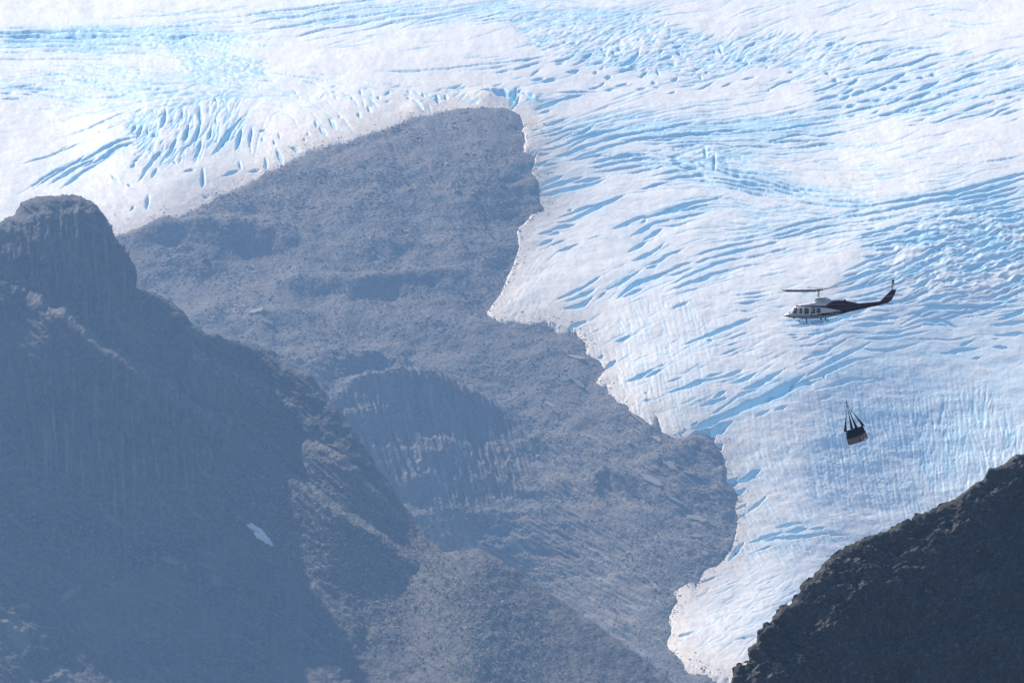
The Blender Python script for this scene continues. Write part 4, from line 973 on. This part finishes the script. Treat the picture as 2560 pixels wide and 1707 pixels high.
# ------------------------------------------------------------------ helicopter
HD = 990.0
ROLL = R(4.6)
hz_ = HD * K
heli = empty('helicopter', tuple(px(np.array(1900 + 860 / 5.88), np.array(660 + 560 / 5.88), HD)), 'white and maroon helicopter flying in front of the glacier with a sling load', 'helicopter')
heli.rotation_euler = (ROLL, 0, 0)
Q = HD * K / 5.88
def hx(a): return (np.asarray(a, float) - 860) * Q
def hzf(a): return (560 - np.asarray(a, float)) * Q

WHITE = paint('white_paint', (.62, .65, .70), .3)
MAROON = paint('maroon_paint', (.040, .006, .014), .3, spec=.25)
GLASS, t, b = new_mat('dark_glass')
b.inputs['Base Color'].default_value = (.025, .032, .042, 1); b.inputs['Roughness'].default_value = .08; b.inputs['Specular IOR Level'].default_value = .7
BLACK = paint('black_paint', (.012, .012, .013), .55, spec=.2)
METAL = paint('grey_metal', (.22, .22, .23), .4, .6)
YELLOW = paint('blade_tip_yellow', (.45, .33, .05), .5)
TANSEAT = paint('tan_seat', (.42, .33, .22), .7)

ST = np.array([  # x, bottom, top, half width, squareness
 (345, 757, 753, .03, 2), (352, 762, 746, .12, 2), (370, 769, 737, .28, 2.1), (395, 776, 725, .45, 2.2), (430, 784, 708, .66, 2.4), (462, 788, 690, .82, 2.6), (480, 789, 655, .95, 2.7), (500, 790, 628, 1.04, 2.9), (520, 791, 613, 1.12, 3.1), (560, 793, 609, 1.22, 3.4),
 (640, 795, 607, 1.30, 3.8), (760, 796, 604, 1.33, 4), (880, 791, 602, 1.33, 4), (960, 783, 600, 1.27, 3.8), (1040, 769, 598, 1.14, 3.4), (1120, 753, 596, .98, 3), (1200, 735, 592, .80, 2.7), (1300, 708, 586, .60, 2.4), (1440, 674, 578, .42, 2.2), (1600, 640, 563, .33, 2), (1750, 606, 548, .26, 2), (1830, 586, 545, .21, 2), (1880, 573, 548, .13, 2), (1890, 569, 553, .04, 2)])
def st(x, k): return np.interp(x, ST[:, 0], ST[:, k])
def side_y(x, z):
    zb, zt, hw, n = st(x, 1), st(x, 2), st(x, 3), st(x, 4)
    r = np.clip(np.abs(z - (zb + zt) / 2) / np.maximum((zb - zt) / 2, .01), 0, .999)
    return hw * (1 - r ** n) ** (1 / n)
def livery(x, z):
    """True where the body is maroon (x, z in traced units)"""
    up = (z < np.interp(x, [520, 900, 1000, 1190, 1200, 1400], [622, 628, 640, 680, 900, 900])) & (z > np.interp(x, [520, 960, 1061, 1062], [609, 603, 538, -999])) & (x > 520)
    lo_ = (z < np.interp(x, [550, 700, 1000, 1180, 1240, 1300], [763, 760, 742, 716, 715, 900])) & (z > np.interp(x, [550, 700, 850, 1000, 1190, 1300], [756, 742, 722, 700, 681, 660])) & (x > 552)
    pin = np.abs(z - np.interp(x, [640, 1300], [752, 690])) < 2.5
    return (up | (lo_ & ~(pin & (x < 1180))) | (x > 1290)) & (x > 520)

xs = np.unique(np.concatenate([np.linspace(345, 480, 22), np.linspace(480, 1300, 104), np.linspace(1300, 1890, 30)]))
NR = RN = 112
th = np.linspace(0, 2 * math.pi, 400, endpoint=False)
vv = []
for x in xs:
    zb, zt, hw, n = (float(st(x, k)) for k in (1, 2, 3, 4))
    c, s = np.cos(th), np.sin(th)
    y = hw * np.sign(c) * np.abs(c) ** (2 / n); z = (zb + zt) / 2 - (zb - zt) / 2 * np.sign(s) * np.abs(s) ** (2 / n)
    yc = np.append(y, y[0]); zc = np.append(z, z[0]); al = np.concatenate([[0], np.cumsum(np.hypot(np.diff(yc), np.diff(zc) * Q))])
    want = np.linspace(0, al[-1], RN, endpoint=False); y = np.interp(want, al, yc); z = np.interp(want, al, zc)
    vv.append(np.stack([np.full(NR, float(hx(x))), y, hzf(z)], -1))
vv = np.array(vv)
F = []
for k in range(len(xs) - 1):
    for i in range(NR):
        a, b_ = k * NR + i, k * NR + (i + 1) % NR
        F.append((b_, a, a + NR, b_ + NR))
mb = MB(); mb.add(vv.reshape(-1, 3), F)
for q, f in enumerate(F):
    cc = vv.reshape(-1, 3)[list(f)].mean(0)
    mb.m[q] = int(livery(cc[0] / Q + 860, 560 - cc[2] / Q))
mb.build('fuselage', [WHITE, MAROON], heli, True)

# engine cowling on the cabin roof
CW = np.array([(565, 607, 603, .15), (600, 607, 598, .45), (700, 607, 578, .62), (800, 606, 556, .72), (900, 606, 545, .76), (1000, 605, 541, .78), (1060, 605, 537, .78), (1110, 603, 531, .74), (1170, 603, 529, .7), (1225, 603, 530, .66), (1300, 600, 545, .52), (1380, 596, 563, .38), (1450, 590, 578, .2)])
xs2 = np.linspace(565, 1450, 72); rr = []
for x in xs2:
    zb, zt, hw = (float(np.interp(x, CW[:, 0], CW[:, k])) for k in (1, 2, 3))
    a = np.linspace(0, math.pi, 17)
    c, s = np.cos(a), np.sin(a)
    rr.append(np.stack([np.full(17, hx(x)), hw * np.sign(c) * np.abs(c) ** .6, hzf(zb - (zb - zt) * s ** .6)], -1))
rr = np.array(rr); mb = MB(); F = [(k * 17 + i + 1, k * 17 + i, (k + 1) * 17 + i, (k + 1) * 17 + i + 1) for k in range(71) for i in range(16)]
mb.add(rr.reshape(-1, 3), F)
for q, f in enumerate(F):
    cc = rr.reshape(-1, 3)[list(f)].mean(0); x = cc[0] / Q + 860; z = 560 - cc[2] / Q
    mb.m[q] = int(x > np.interp(z, [530, 538, 560, 605], [1085, 1060, 1025, 955]))
cow = mb.build('engine_cowling', [WHITE, MAROON], heli, True)
for sy in (-1, 1):                                     # exhaust stubs and intake
    MB().tube([(hx(1215), sy * .33, hzf(548)), (hx(1262), sy * .36, hzf(541))], .17, 12).build('exhaust_pipe', BLACK, cow, True)
MB().box((hx(755), -.70, hzf(582)), (.10, .06, .08)).build('cowling_latch', BLACK, cow)
# fairing round the mast
fr = []
for x, zb, zt, hw in ((786, 537, 534, .2), (800, 540, 515, .36), (830, 541, 491, .46), (900, 541, 487, .48), (955, 541, 488, .47), (1000, 540, 499, .42), (1040, 538, 522, .3), (1052, 536, 532, .1)):
    fr.append([(hx(x), hw * math.copysign(abs(math.cos(a)) ** .5, math.cos(a)), hzf(zb - (zb - zt) * max(0, math.sin(a)) ** .5)) for a in np.linspace(0, math.pi, 13)] )
mf = MB().loft(fr).build('mast_fairing', WHITE, heli, True)
cu = bpy.data.curves.new('registration', 'FONT'); cu.body = 'C-GOKT'; cu.size = .30; cu.align_x = 'CENTER'; cu.align_y = 'CENTER'; cu.extrude = .004
tmp = bpy.data.objects.new('registration_curve', cu); COL.objects.link(tmp)
bpy.context.view_layer.update()
me = bpy.data.meshes.new_from_object(tmp.evaluated_get(bpy.context.evaluated_depsgraph_get()))
bpy.data.objects.remove(tmp)
rg = link('registration_letters', me, BLACK, mf)
rg.location = (hx(893), -.492, hzf(509)); rg.rotation_euler = (R(90), 0, 0); rg.scale = (.84, .95, 1)

# windows and doors follow the curve of the body
def patch(name, outline, mat, parent, out=.012, side=-1, thick=.01, n=8):
    """outline: left edge and right edge as (x_top, x_bottom), z_top, z_bottom"""
    (xl_t, xl_b), (xr_t, xr_b), zt, zb = outline
    vs, f = [], []
    for layer in (0, 1):
        for j in range(n + 1):
            for i in range(n + 1):
                fz = j / n; z = zt + (zb - zt) * fz
                xl = xl_t + (xl_b - xl_t) * fz; xr = xr_t + (xr_b - xr_t) * fz
                fx = i / n
                inset = .18 * (max(0, abs(fz - .5) * 2 - .7) / .3) ** 2
                x = xl + (xr - xl) * (inset / 2 + fx * (1 - inset))
                vs.append((float(hx(x)), side * (float(side_y(x, z)) + out - layer * (thick + out + .01)), float(hzf(z))))
    m = (n + 1) ** 2
    for j in range(n):
        for i in range(n):
            a = j * (n + 1) + i
            f.append((a, a + 1, a + n + 2, a + n + 1) if side < 0 else (a + n + 1, a + n + 2, a + 1, a))
    edge = [i for i in range(n + 1)] + [j * (n + 1) + n for j in range(1, n + 1)] + [n * (n + 1) + i for i in range(n - 1, -1, -1)] + [j * (n + 1) for j in range(n - 1, 0, -1)]
    for k in range(len(edge)):
        a, b2 = edge[k], edge[(k + 1) % len(edge)]
        f.append((b2, a, a + m, b2 + m))
    o = MB().add(vs, f).build(name, [mat, MAROON] if mat is WHITE else mat, parent, False)
    if mat is WHITE:
        for p_ in o.data.polygons:
            p_.material_index = int(livery(p_.center.x / Q + 860, 560 - p_.center.z / Q))
    return o
for sd_ in (-1, 1):
    pd = patch('pilot_door', ((548, 548), (632, 632), 632, 748), WHITE, heli, .010, sd_, n=30)
    patch('door_window', ((580, 580), (612, 612), 640, 714), GLASS, pd, .020, sd_)
    cd = patch('cabin_door', ((638, 638), (900, 900), 628, 728), WHITE, heli, .012, sd_, n=40)
    patch('door_window', ((648, 648), (713, 713), 636, 719), GLASS, cd, .022, sd_)
    w = patch('door_window', ((740, 740), (806, 806), 635, 716), GLASS, cd, .022, sd_)
    patch('window_light_patch', ((748, 748), (764, 764), 642, 690), WHITE, w, .028, sd_)  # white patch painted as the daylight showing through both windows
    patch('window', ((825, 825), (884, 884), 634, 706), GLASS, heli, .026, sd_)
    ws = patch('windshield', ((500, 474), (538, 538), 628, 714), GLASS, heli, .014, sd_)
    patch('seat_glimpse', ((504, 496), (518, 512), 640, 704), TANSEAT, ws, .020, sd_, n=4)
    patch('chin_window', ((452, 400), (466, 428), 697, 722), GLASS, heli, .014, sd_)
    MB().box((hx(880), sd_ * 1.35, hzf(672)), (.10, .03, .03)).build('door_handle', BLACK, cd)
    MB().tube([(hx(424), sd_ * (float(side_y(424, 765))), hzf(756)), (hx(424), sd_ * (float(side_y(424, 765)) + .05), hzf(772))], .09, 10).build('nose_port', BLACK, heli)
    MB().tube([(hx(498), sd_ * .45, hzf(784)), (hx(498), sd_ * .47, hzf(796))], .11, 10).build('landing_light', BLACK, heli)

# rotor
ROT_Z = hzf(385)
mst = MB().tube([(0, 0, hzf(545)), (0, 0, ROT_Z + .12)], .055, 12).build('mast', METAL, heli, True)
MB().tube([(.13, -.1, hzf(500)), (.11, -.08, ROT_Z)], .016, 8).build('pitch_link', METAL, mst)
MB().tube([(-.13, .1, hzf(500)), (-.11, .08, ROT_Z)], .016, 8).build('pitch_link', METAL, mst)
ba = Vector((-4.28, -5.92, 0)).normalized(); bp = Vector((ba.y, -ba.x, 0))
hub = MB()
hub.box((0, 0, ROT_Z), (1.5, .34, .16), Matrix.Rotation(math.atan2(ba.y, ba.x), 3, 'Z'))
hub.tube([(0, 0, ROT_Z - .12), (0, 0, ROT_Z + .16)], .19, 12)
hub.tube([tuple(-bp * .5 + Vector((0, 0, ROT_Z + .02))), tuple(bp * .5 + Vector((0, 0, ROT_Z + .02)))], .07, 8)
for s_ in (-1, 1):
    hub.box(tuple(ba * .72 * s_ + Vector((0, 0, ROT_Z + .11))), (.12, .12, .16)); hub.box(tuple(ba * .35 * s_ + Vector((0, 0, ROT_Z + .12))), (.1, .2, .12))
hub.build('rotor_hub', METAL, heli)
def blade(sgn, cone, name='rotor_blade'):
    d = ba * sgn; ch = bp * sgn
    L0, L1, pitch = .65, 7.31, R(-20 if sgn > 0 else 9)
    rings = []
    for r in (L0, 1.1, 1.35, 3.0, 5.0, 7.0, L1):
        w = .16 if r < 1 else (.32 if r < 1.2 else .335)
        w2 = w if r < L1 else .25
        base = d * r + Vector((0, 0, ROT_Z + cone * (r / 7.31) ** 1.3))
        up = Vector((0, 0, 1))
        e = ch * math.cos(pitch) - up * math.sin(pitch) if sgn > 0 else ch * math.cos(pitch) + up * math.sin(pitch)
        e = -e if sgn < 0 else e
        nrm = d.cross(e).normalized()
        rings.append([base + e * (w2 * a) + nrm * (b2 * .5) for a, b2 in ((-1, 0), (-.6, .07), (.2, .09), (.8, .07), (1, 0), (.8, -.06), (.2, -.07), (-.6, -.03))])
    m = MB().loft(rings)
    o = m.build(name, [BLACK, YELLOW], heli)
    for p_ in o.data.polygons:
        if all((Vector(o.data.vertices[i].co).xy.length > 6.95) for i in p_.vertices): p_.material_index = 1
    return o
blade(1, .37); blade(-1, .37)
sb = MB(); sz = Vector((0, 0, ROT_Z + .26))
sb.tube([tuple(bp * -1.35 + sz), tuple(bp * 1.35 + sz)], .025, 8)
for s_ in (-1, 1): sb.tube([tuple(bp * 1.3 * s_ + sz), tuple(bp * 1.52 * s_ + sz)], .06, 8)
sb.build('stabilizer_bar', METAL, heli)

# tail
fin = [(1752, 549), (1772, 541), (1840, 470), (1900, 408), (1932, 378), (2006, 376), (1985, 430), (1960, 484), (1932, 530), (1872, 577), (1800, 590)]
rings = []
for y, sh in ((-.09, 1.0), (-.05, 1.0), (.05, 1.0), (.09, 1.0)):
    k = 1.0 if abs(y) < .06 else .93
    cx = np.mean([p[0] for p in fin]); cz = np.mean([p[1] for p in fin])
    rings.append([(float(hx(cx + (p[0] - cx) * k)), y, float(hzf(cz + (p[1] - cz) * k))) for p in fin])
fo = MB().loft(rings).build('tail_fin', MAROON, heli)
for y in (-.095, .095):
    MB().add([(hx(1856), y, hzf(478)), (hx(1955), y, hzf(458)), (hx(1954), y, hzf(464)), (hx(1852), y, hzf(484))], [(0, 1, 2, 3) if y < 0 else (3, 2, 1, 0)]).build('fin_stripe', WHITE, fo)
for sy in (-1, 1):
    tp = []
    for y, c0, c1 in ((.28, 1236, 1348), (.8, 1240, 1342), (1.40, 1250, 1330)):
        tp.append([(hx(c0), sy * y, hzf(668)), (hx((c0 + c1) / 2), sy * y, hzf(662)), (hx(c1), sy * y, hzf(668)), (hx((c0 + c1) / 2), sy * y, hzf(673))])
    MB().loft(tp).build('tailplane', MAROON, heli)
th_ = (float(hx(1942)), .30, float(hzf(384)))
MB().tube([(th_[0], .05, th_[2]), (th_[0], .42, th_[2])], .09, 10).build('tail_rotor_hub', METAL, heli)
for sgn in (1, -1):
    rings = []; mats = []
    top = Vector((18 * Q, 0, 148 * Q)) * sgn
    stops = [0.08, .30, .31, .50, .51, .62, .63, .72, .73, .82, .83, .92, .93, 1.0]
    for s_ in stops:
        p = Vector(th_) + top * s_
        w = .145 if s_ > .1 else .06
        rings.append([(p.x - w, p.y, p.z), (p.x, p.y - .02, p.z), (p.x + w, p.y, p.z), (p.x, p.y + .02, p.z)])
    o = MB().loft(rings).build('tail_rotor_blade', [BLACK, WHITE], heli)
    for p_ in o.data.polygons:
        f_ = (Vector(p_.center) - Vector(th_)).length / top.length
        p_.material_index = 1 if (f_ < .45 or .51 < f_ < .62 or .73 < f_ < .82 ) else 0
MB().tube([(hx(1868), 0, hzf(572)), (hx(1925), 0, hzf(588)), (hx(1962), 0, hzf(583))], .03, 8).build('tail_skid', METAL, heli)

# landing gear
for sy in (-1, 1):
    yy = sy * 1.28
    MB().tube([(hx(556), yy, hzf(836)), (hx(585), yy, hzf(852)), (hx(615), yy, hzf(866)), (hx(650), yy, hzf(868)), (hx(800), yy, hzf(852)), (hx(960), yy, hzf(834)), (hx(1022), yy, hzf(828))], .042, 10).build('skid', METAL, heli, True)
for xa, zt in ((690, 795), (968, 782)):
    zb = np.interp(xa, [650, 1022], [868, 828])
    MB().tube([(hx(xa), -1.28, hzf(zb)), (hx(xa - 4), -1.1, hzf(zb - 28)), (hx(xa - 8), -.7, hzf(zt - 4)), (hx(xa - 8), .7, hzf(zt - 4)), (hx(xa - 4), 1.1, hzf(zb - 28)), (hx(xa), 1.28, hzf(zb))], .05, 10).build('cross_tube', METAL, heli, True)
MB().box((hx(898), 0, hzf(800)), (.16, .2, .3)).tube([(hx(898), 0, hzf(808)), (hx(898), 0, hzf(822))], .06, 8).build('cargo_hook', BLACK, heli)
for xa in (620, 660, 735): MB().box((hx(xa), -.25, hzf(802)), (.05, .03, .16)).build('belly_antenna', BLACK, heli)
MB().tube([(hx(345), -.1, hzf(752)), (hx(326), -.1, hzf(750))], .02, 6).build('pitot_tube', METAL, heli)

# ------------------------------------------------------------------ sling load
def wp(u, v, dy=0.0):
    p = px(np.array(float(u)), np.array(float(v)), HD); return Vector((p[0], p[1] + dy, p[2]))
hook = wp(2116.5, 1006)
LZ = HD * K / 6.535
top_mid = wp(2020 + 755 / 6.535, 900 + 1118 / 6.535)
start = heli.matrix_basis @ Vector((float(hx(898)), 0, float(hzf(822))))
MAT_CABLE = paint('steel_cable', (.10, .10, .11), .5, .5)
line = empty('sling_line', tuple(hook), 'long thin cable hanging from the helicopter belly to the cargo straps', 'cable')
mb = MB(); n_ = 14
mb.tube([(start - hook) * (1 - k / n_) + Vector((0, 0, 0)) for k in range(n_ + 1)], .013, 6)
mb.build('cable', MAT_CABLE, line)
MB().tube([(0, 0, .18), (0, 0, -.16)], [.05, .07], 8).build('swivel', BLACK, line)

TILT = R(-17.6); YAW = R(-33.7)
FR = Matrix.Rotation(TILT, 3, 'Y') @ Matrix.Rotation(YAW, 3, 'Z')
MAT_TARP = paint('black_tarpaulin', (.006, .006, .008), .8, spec=.08)
MAT_WEB = paint('black_webbing', (.006, .006, .008), .8, spec=.08)
MAT_PLY = paint('brown_plywood', (.25, .16, .12), .7, 0, .25, 2.0)
MAT_PLY2 = paint('brown_batten', (.22, .15, .11), .7, 0, .2, 2.0)
bag = empty('lifting_bag', tuple(top_mid), 'black tarpaulin sling bag with four straps hanging below the helicopter', 'cargo bag')
A_ = .83
rings = []
for z, k in ((.0, .97), (-.10, 1.0), (-.45, 1.03), (-.76, 1.03), (-.92, 1.01)):
    ring = []
    for q in range(24):
        a = 2 * math.pi * q / 24
        x = math.copysign(abs(math.cos(a)) ** .35, math.cos(a)) * A_ * k * 1.05; y = math.copysign(abs(math.sin(a)) ** .35, math.sin(a)) * A_ * k * 1.05
        hem = (.10 * (1 if x > .2 and y > -.2 else 0) + .05 * math.sin(q * 2.1)) if z < -.7 else .02 * math.sin(q * 1.7)
        ring.append(FR @ Vector((x, y, z + hem)))
    rings.append(ring)
MB().loft(rings).build('bag_cover', MAT_TARP, bag)
MB().box(FR @ Vector((0, 0, -1.62)), (1.56, 1.56, .10), FR).build('bag_base', MAT_TARP, bag)
for cx, cy in ((-1, -1), (1, -1), (1, 1), (-1, 1)):
    e = FR @ Vector((cx * A_ * .96, cy * A_ * .96, -.02)); h = hook - top_mid + Vector((0, 0, -.14))
    side = (FR @ Vector((.83, .55, 0))).normalized()
    d = (e - h); rings = []
    nrm = d.cross(side).normalized()
    for f, w in ((0, .04), (.25, .05), (.45, .09), (.7, .19), (.9, .30), (1.0, .40)):
        p = h + d * f
        rings.append([p - side * w / 2 - nrm * .012, p + side * w / 2 - nrm * .012, p + side * w / 2 + nrm * .012, p - side * w / 2 + nrm * .012])
    MB().loft(rings).build('strap', MAT_WEB, bag)
    MB().box(FR @ Vector((cx * A_ * 1.0, cy * A_ * 1.0, -1.1)), (.07, .07, 1.0), FR).build('corner_strap', MAT_WEB, bag)
MB().box(FR @ Vector((-.52, -.86, -.16)), (.11, .03, .08), FR).build('white_tag', WHITE, bag)
for cx, cy, dz, label in ((-.425, -.42, 0, 'brown plywood crate at the left of the hanging load, under the black bag'), (.425, -.42, -.03, 'brown plywood crate in the middle of the hanging load, nearest corner'), (.44, .425, .10, 'brown plywood crate at the right of the hanging load, set a little higher')):
    c0 = top_mid + FR @ Vector((cx, cy, -1.17 + dz))
    cr = empty('plywood_crate', tuple(c0), label, 'crate', 'plywood crates in the sling')
    MB().box((0, 0, 0), (.78, .78, .80), FR).build('crate_panel', MAT_PLY, cr)
    for sx, sy in ((-1, -1), (1, -1), (1, 1), (-1, 1)):
        MB().box(FR @ Vector((sx * .385, sy * .385, 0)), (.07, .07, .79), FR).build('corner_batten', MAT_PLY2, cr)
    MB().box(FR @ Vector((0, 0, -.385)), (.81, .81, .06), FR).build('crate_base', MAT_PLY2, cr)

# ------------------------------------------------------------------ air
bpy.context.view_layer.update()
lo = np.array([1e9] * 3); hi = -lo
for o in SC.objects:
    if o.type != 'MESH': continue
    M = o.matrix_world
    for c_ in o.bound_box:
        p = M @ Vector(c_); lo = np.minimum(lo, p); hi = np.maximum(hi, p)
lo[1] = min(lo[1], -30.0); lo -= 1.0; hi += 2.0
lo[0] -= 150; hi[0] += 150; hi[1] += 150; hi[2] = max(hi[2], 3)
hz = MB().box(tuple((lo + hi) / 2), tuple(hi - lo)).build('haze', None)
hm = bpy.data.materials.new('haze_air'); hm.use_nodes = True
ht = hm.node_tree
ht.nodes.remove(ht.nodes['Principled BSDF'])
pv = ht.nodes.new('ShaderNodeVolumePrincipled')
pv.inputs['Color'].default_value = (*HAZE_COLOR, 1)
pv.inputs['Density'].default_value = HAZE_DENSITY
pv.inputs['Anisotropy'].default_value = HAZE_G
ht.links.new(pv.outputs[0], ht.nodes['Material Output'].inputs['Volume'])
hz.data.materials.append(hm)
hz['kind'] = 'stuff'
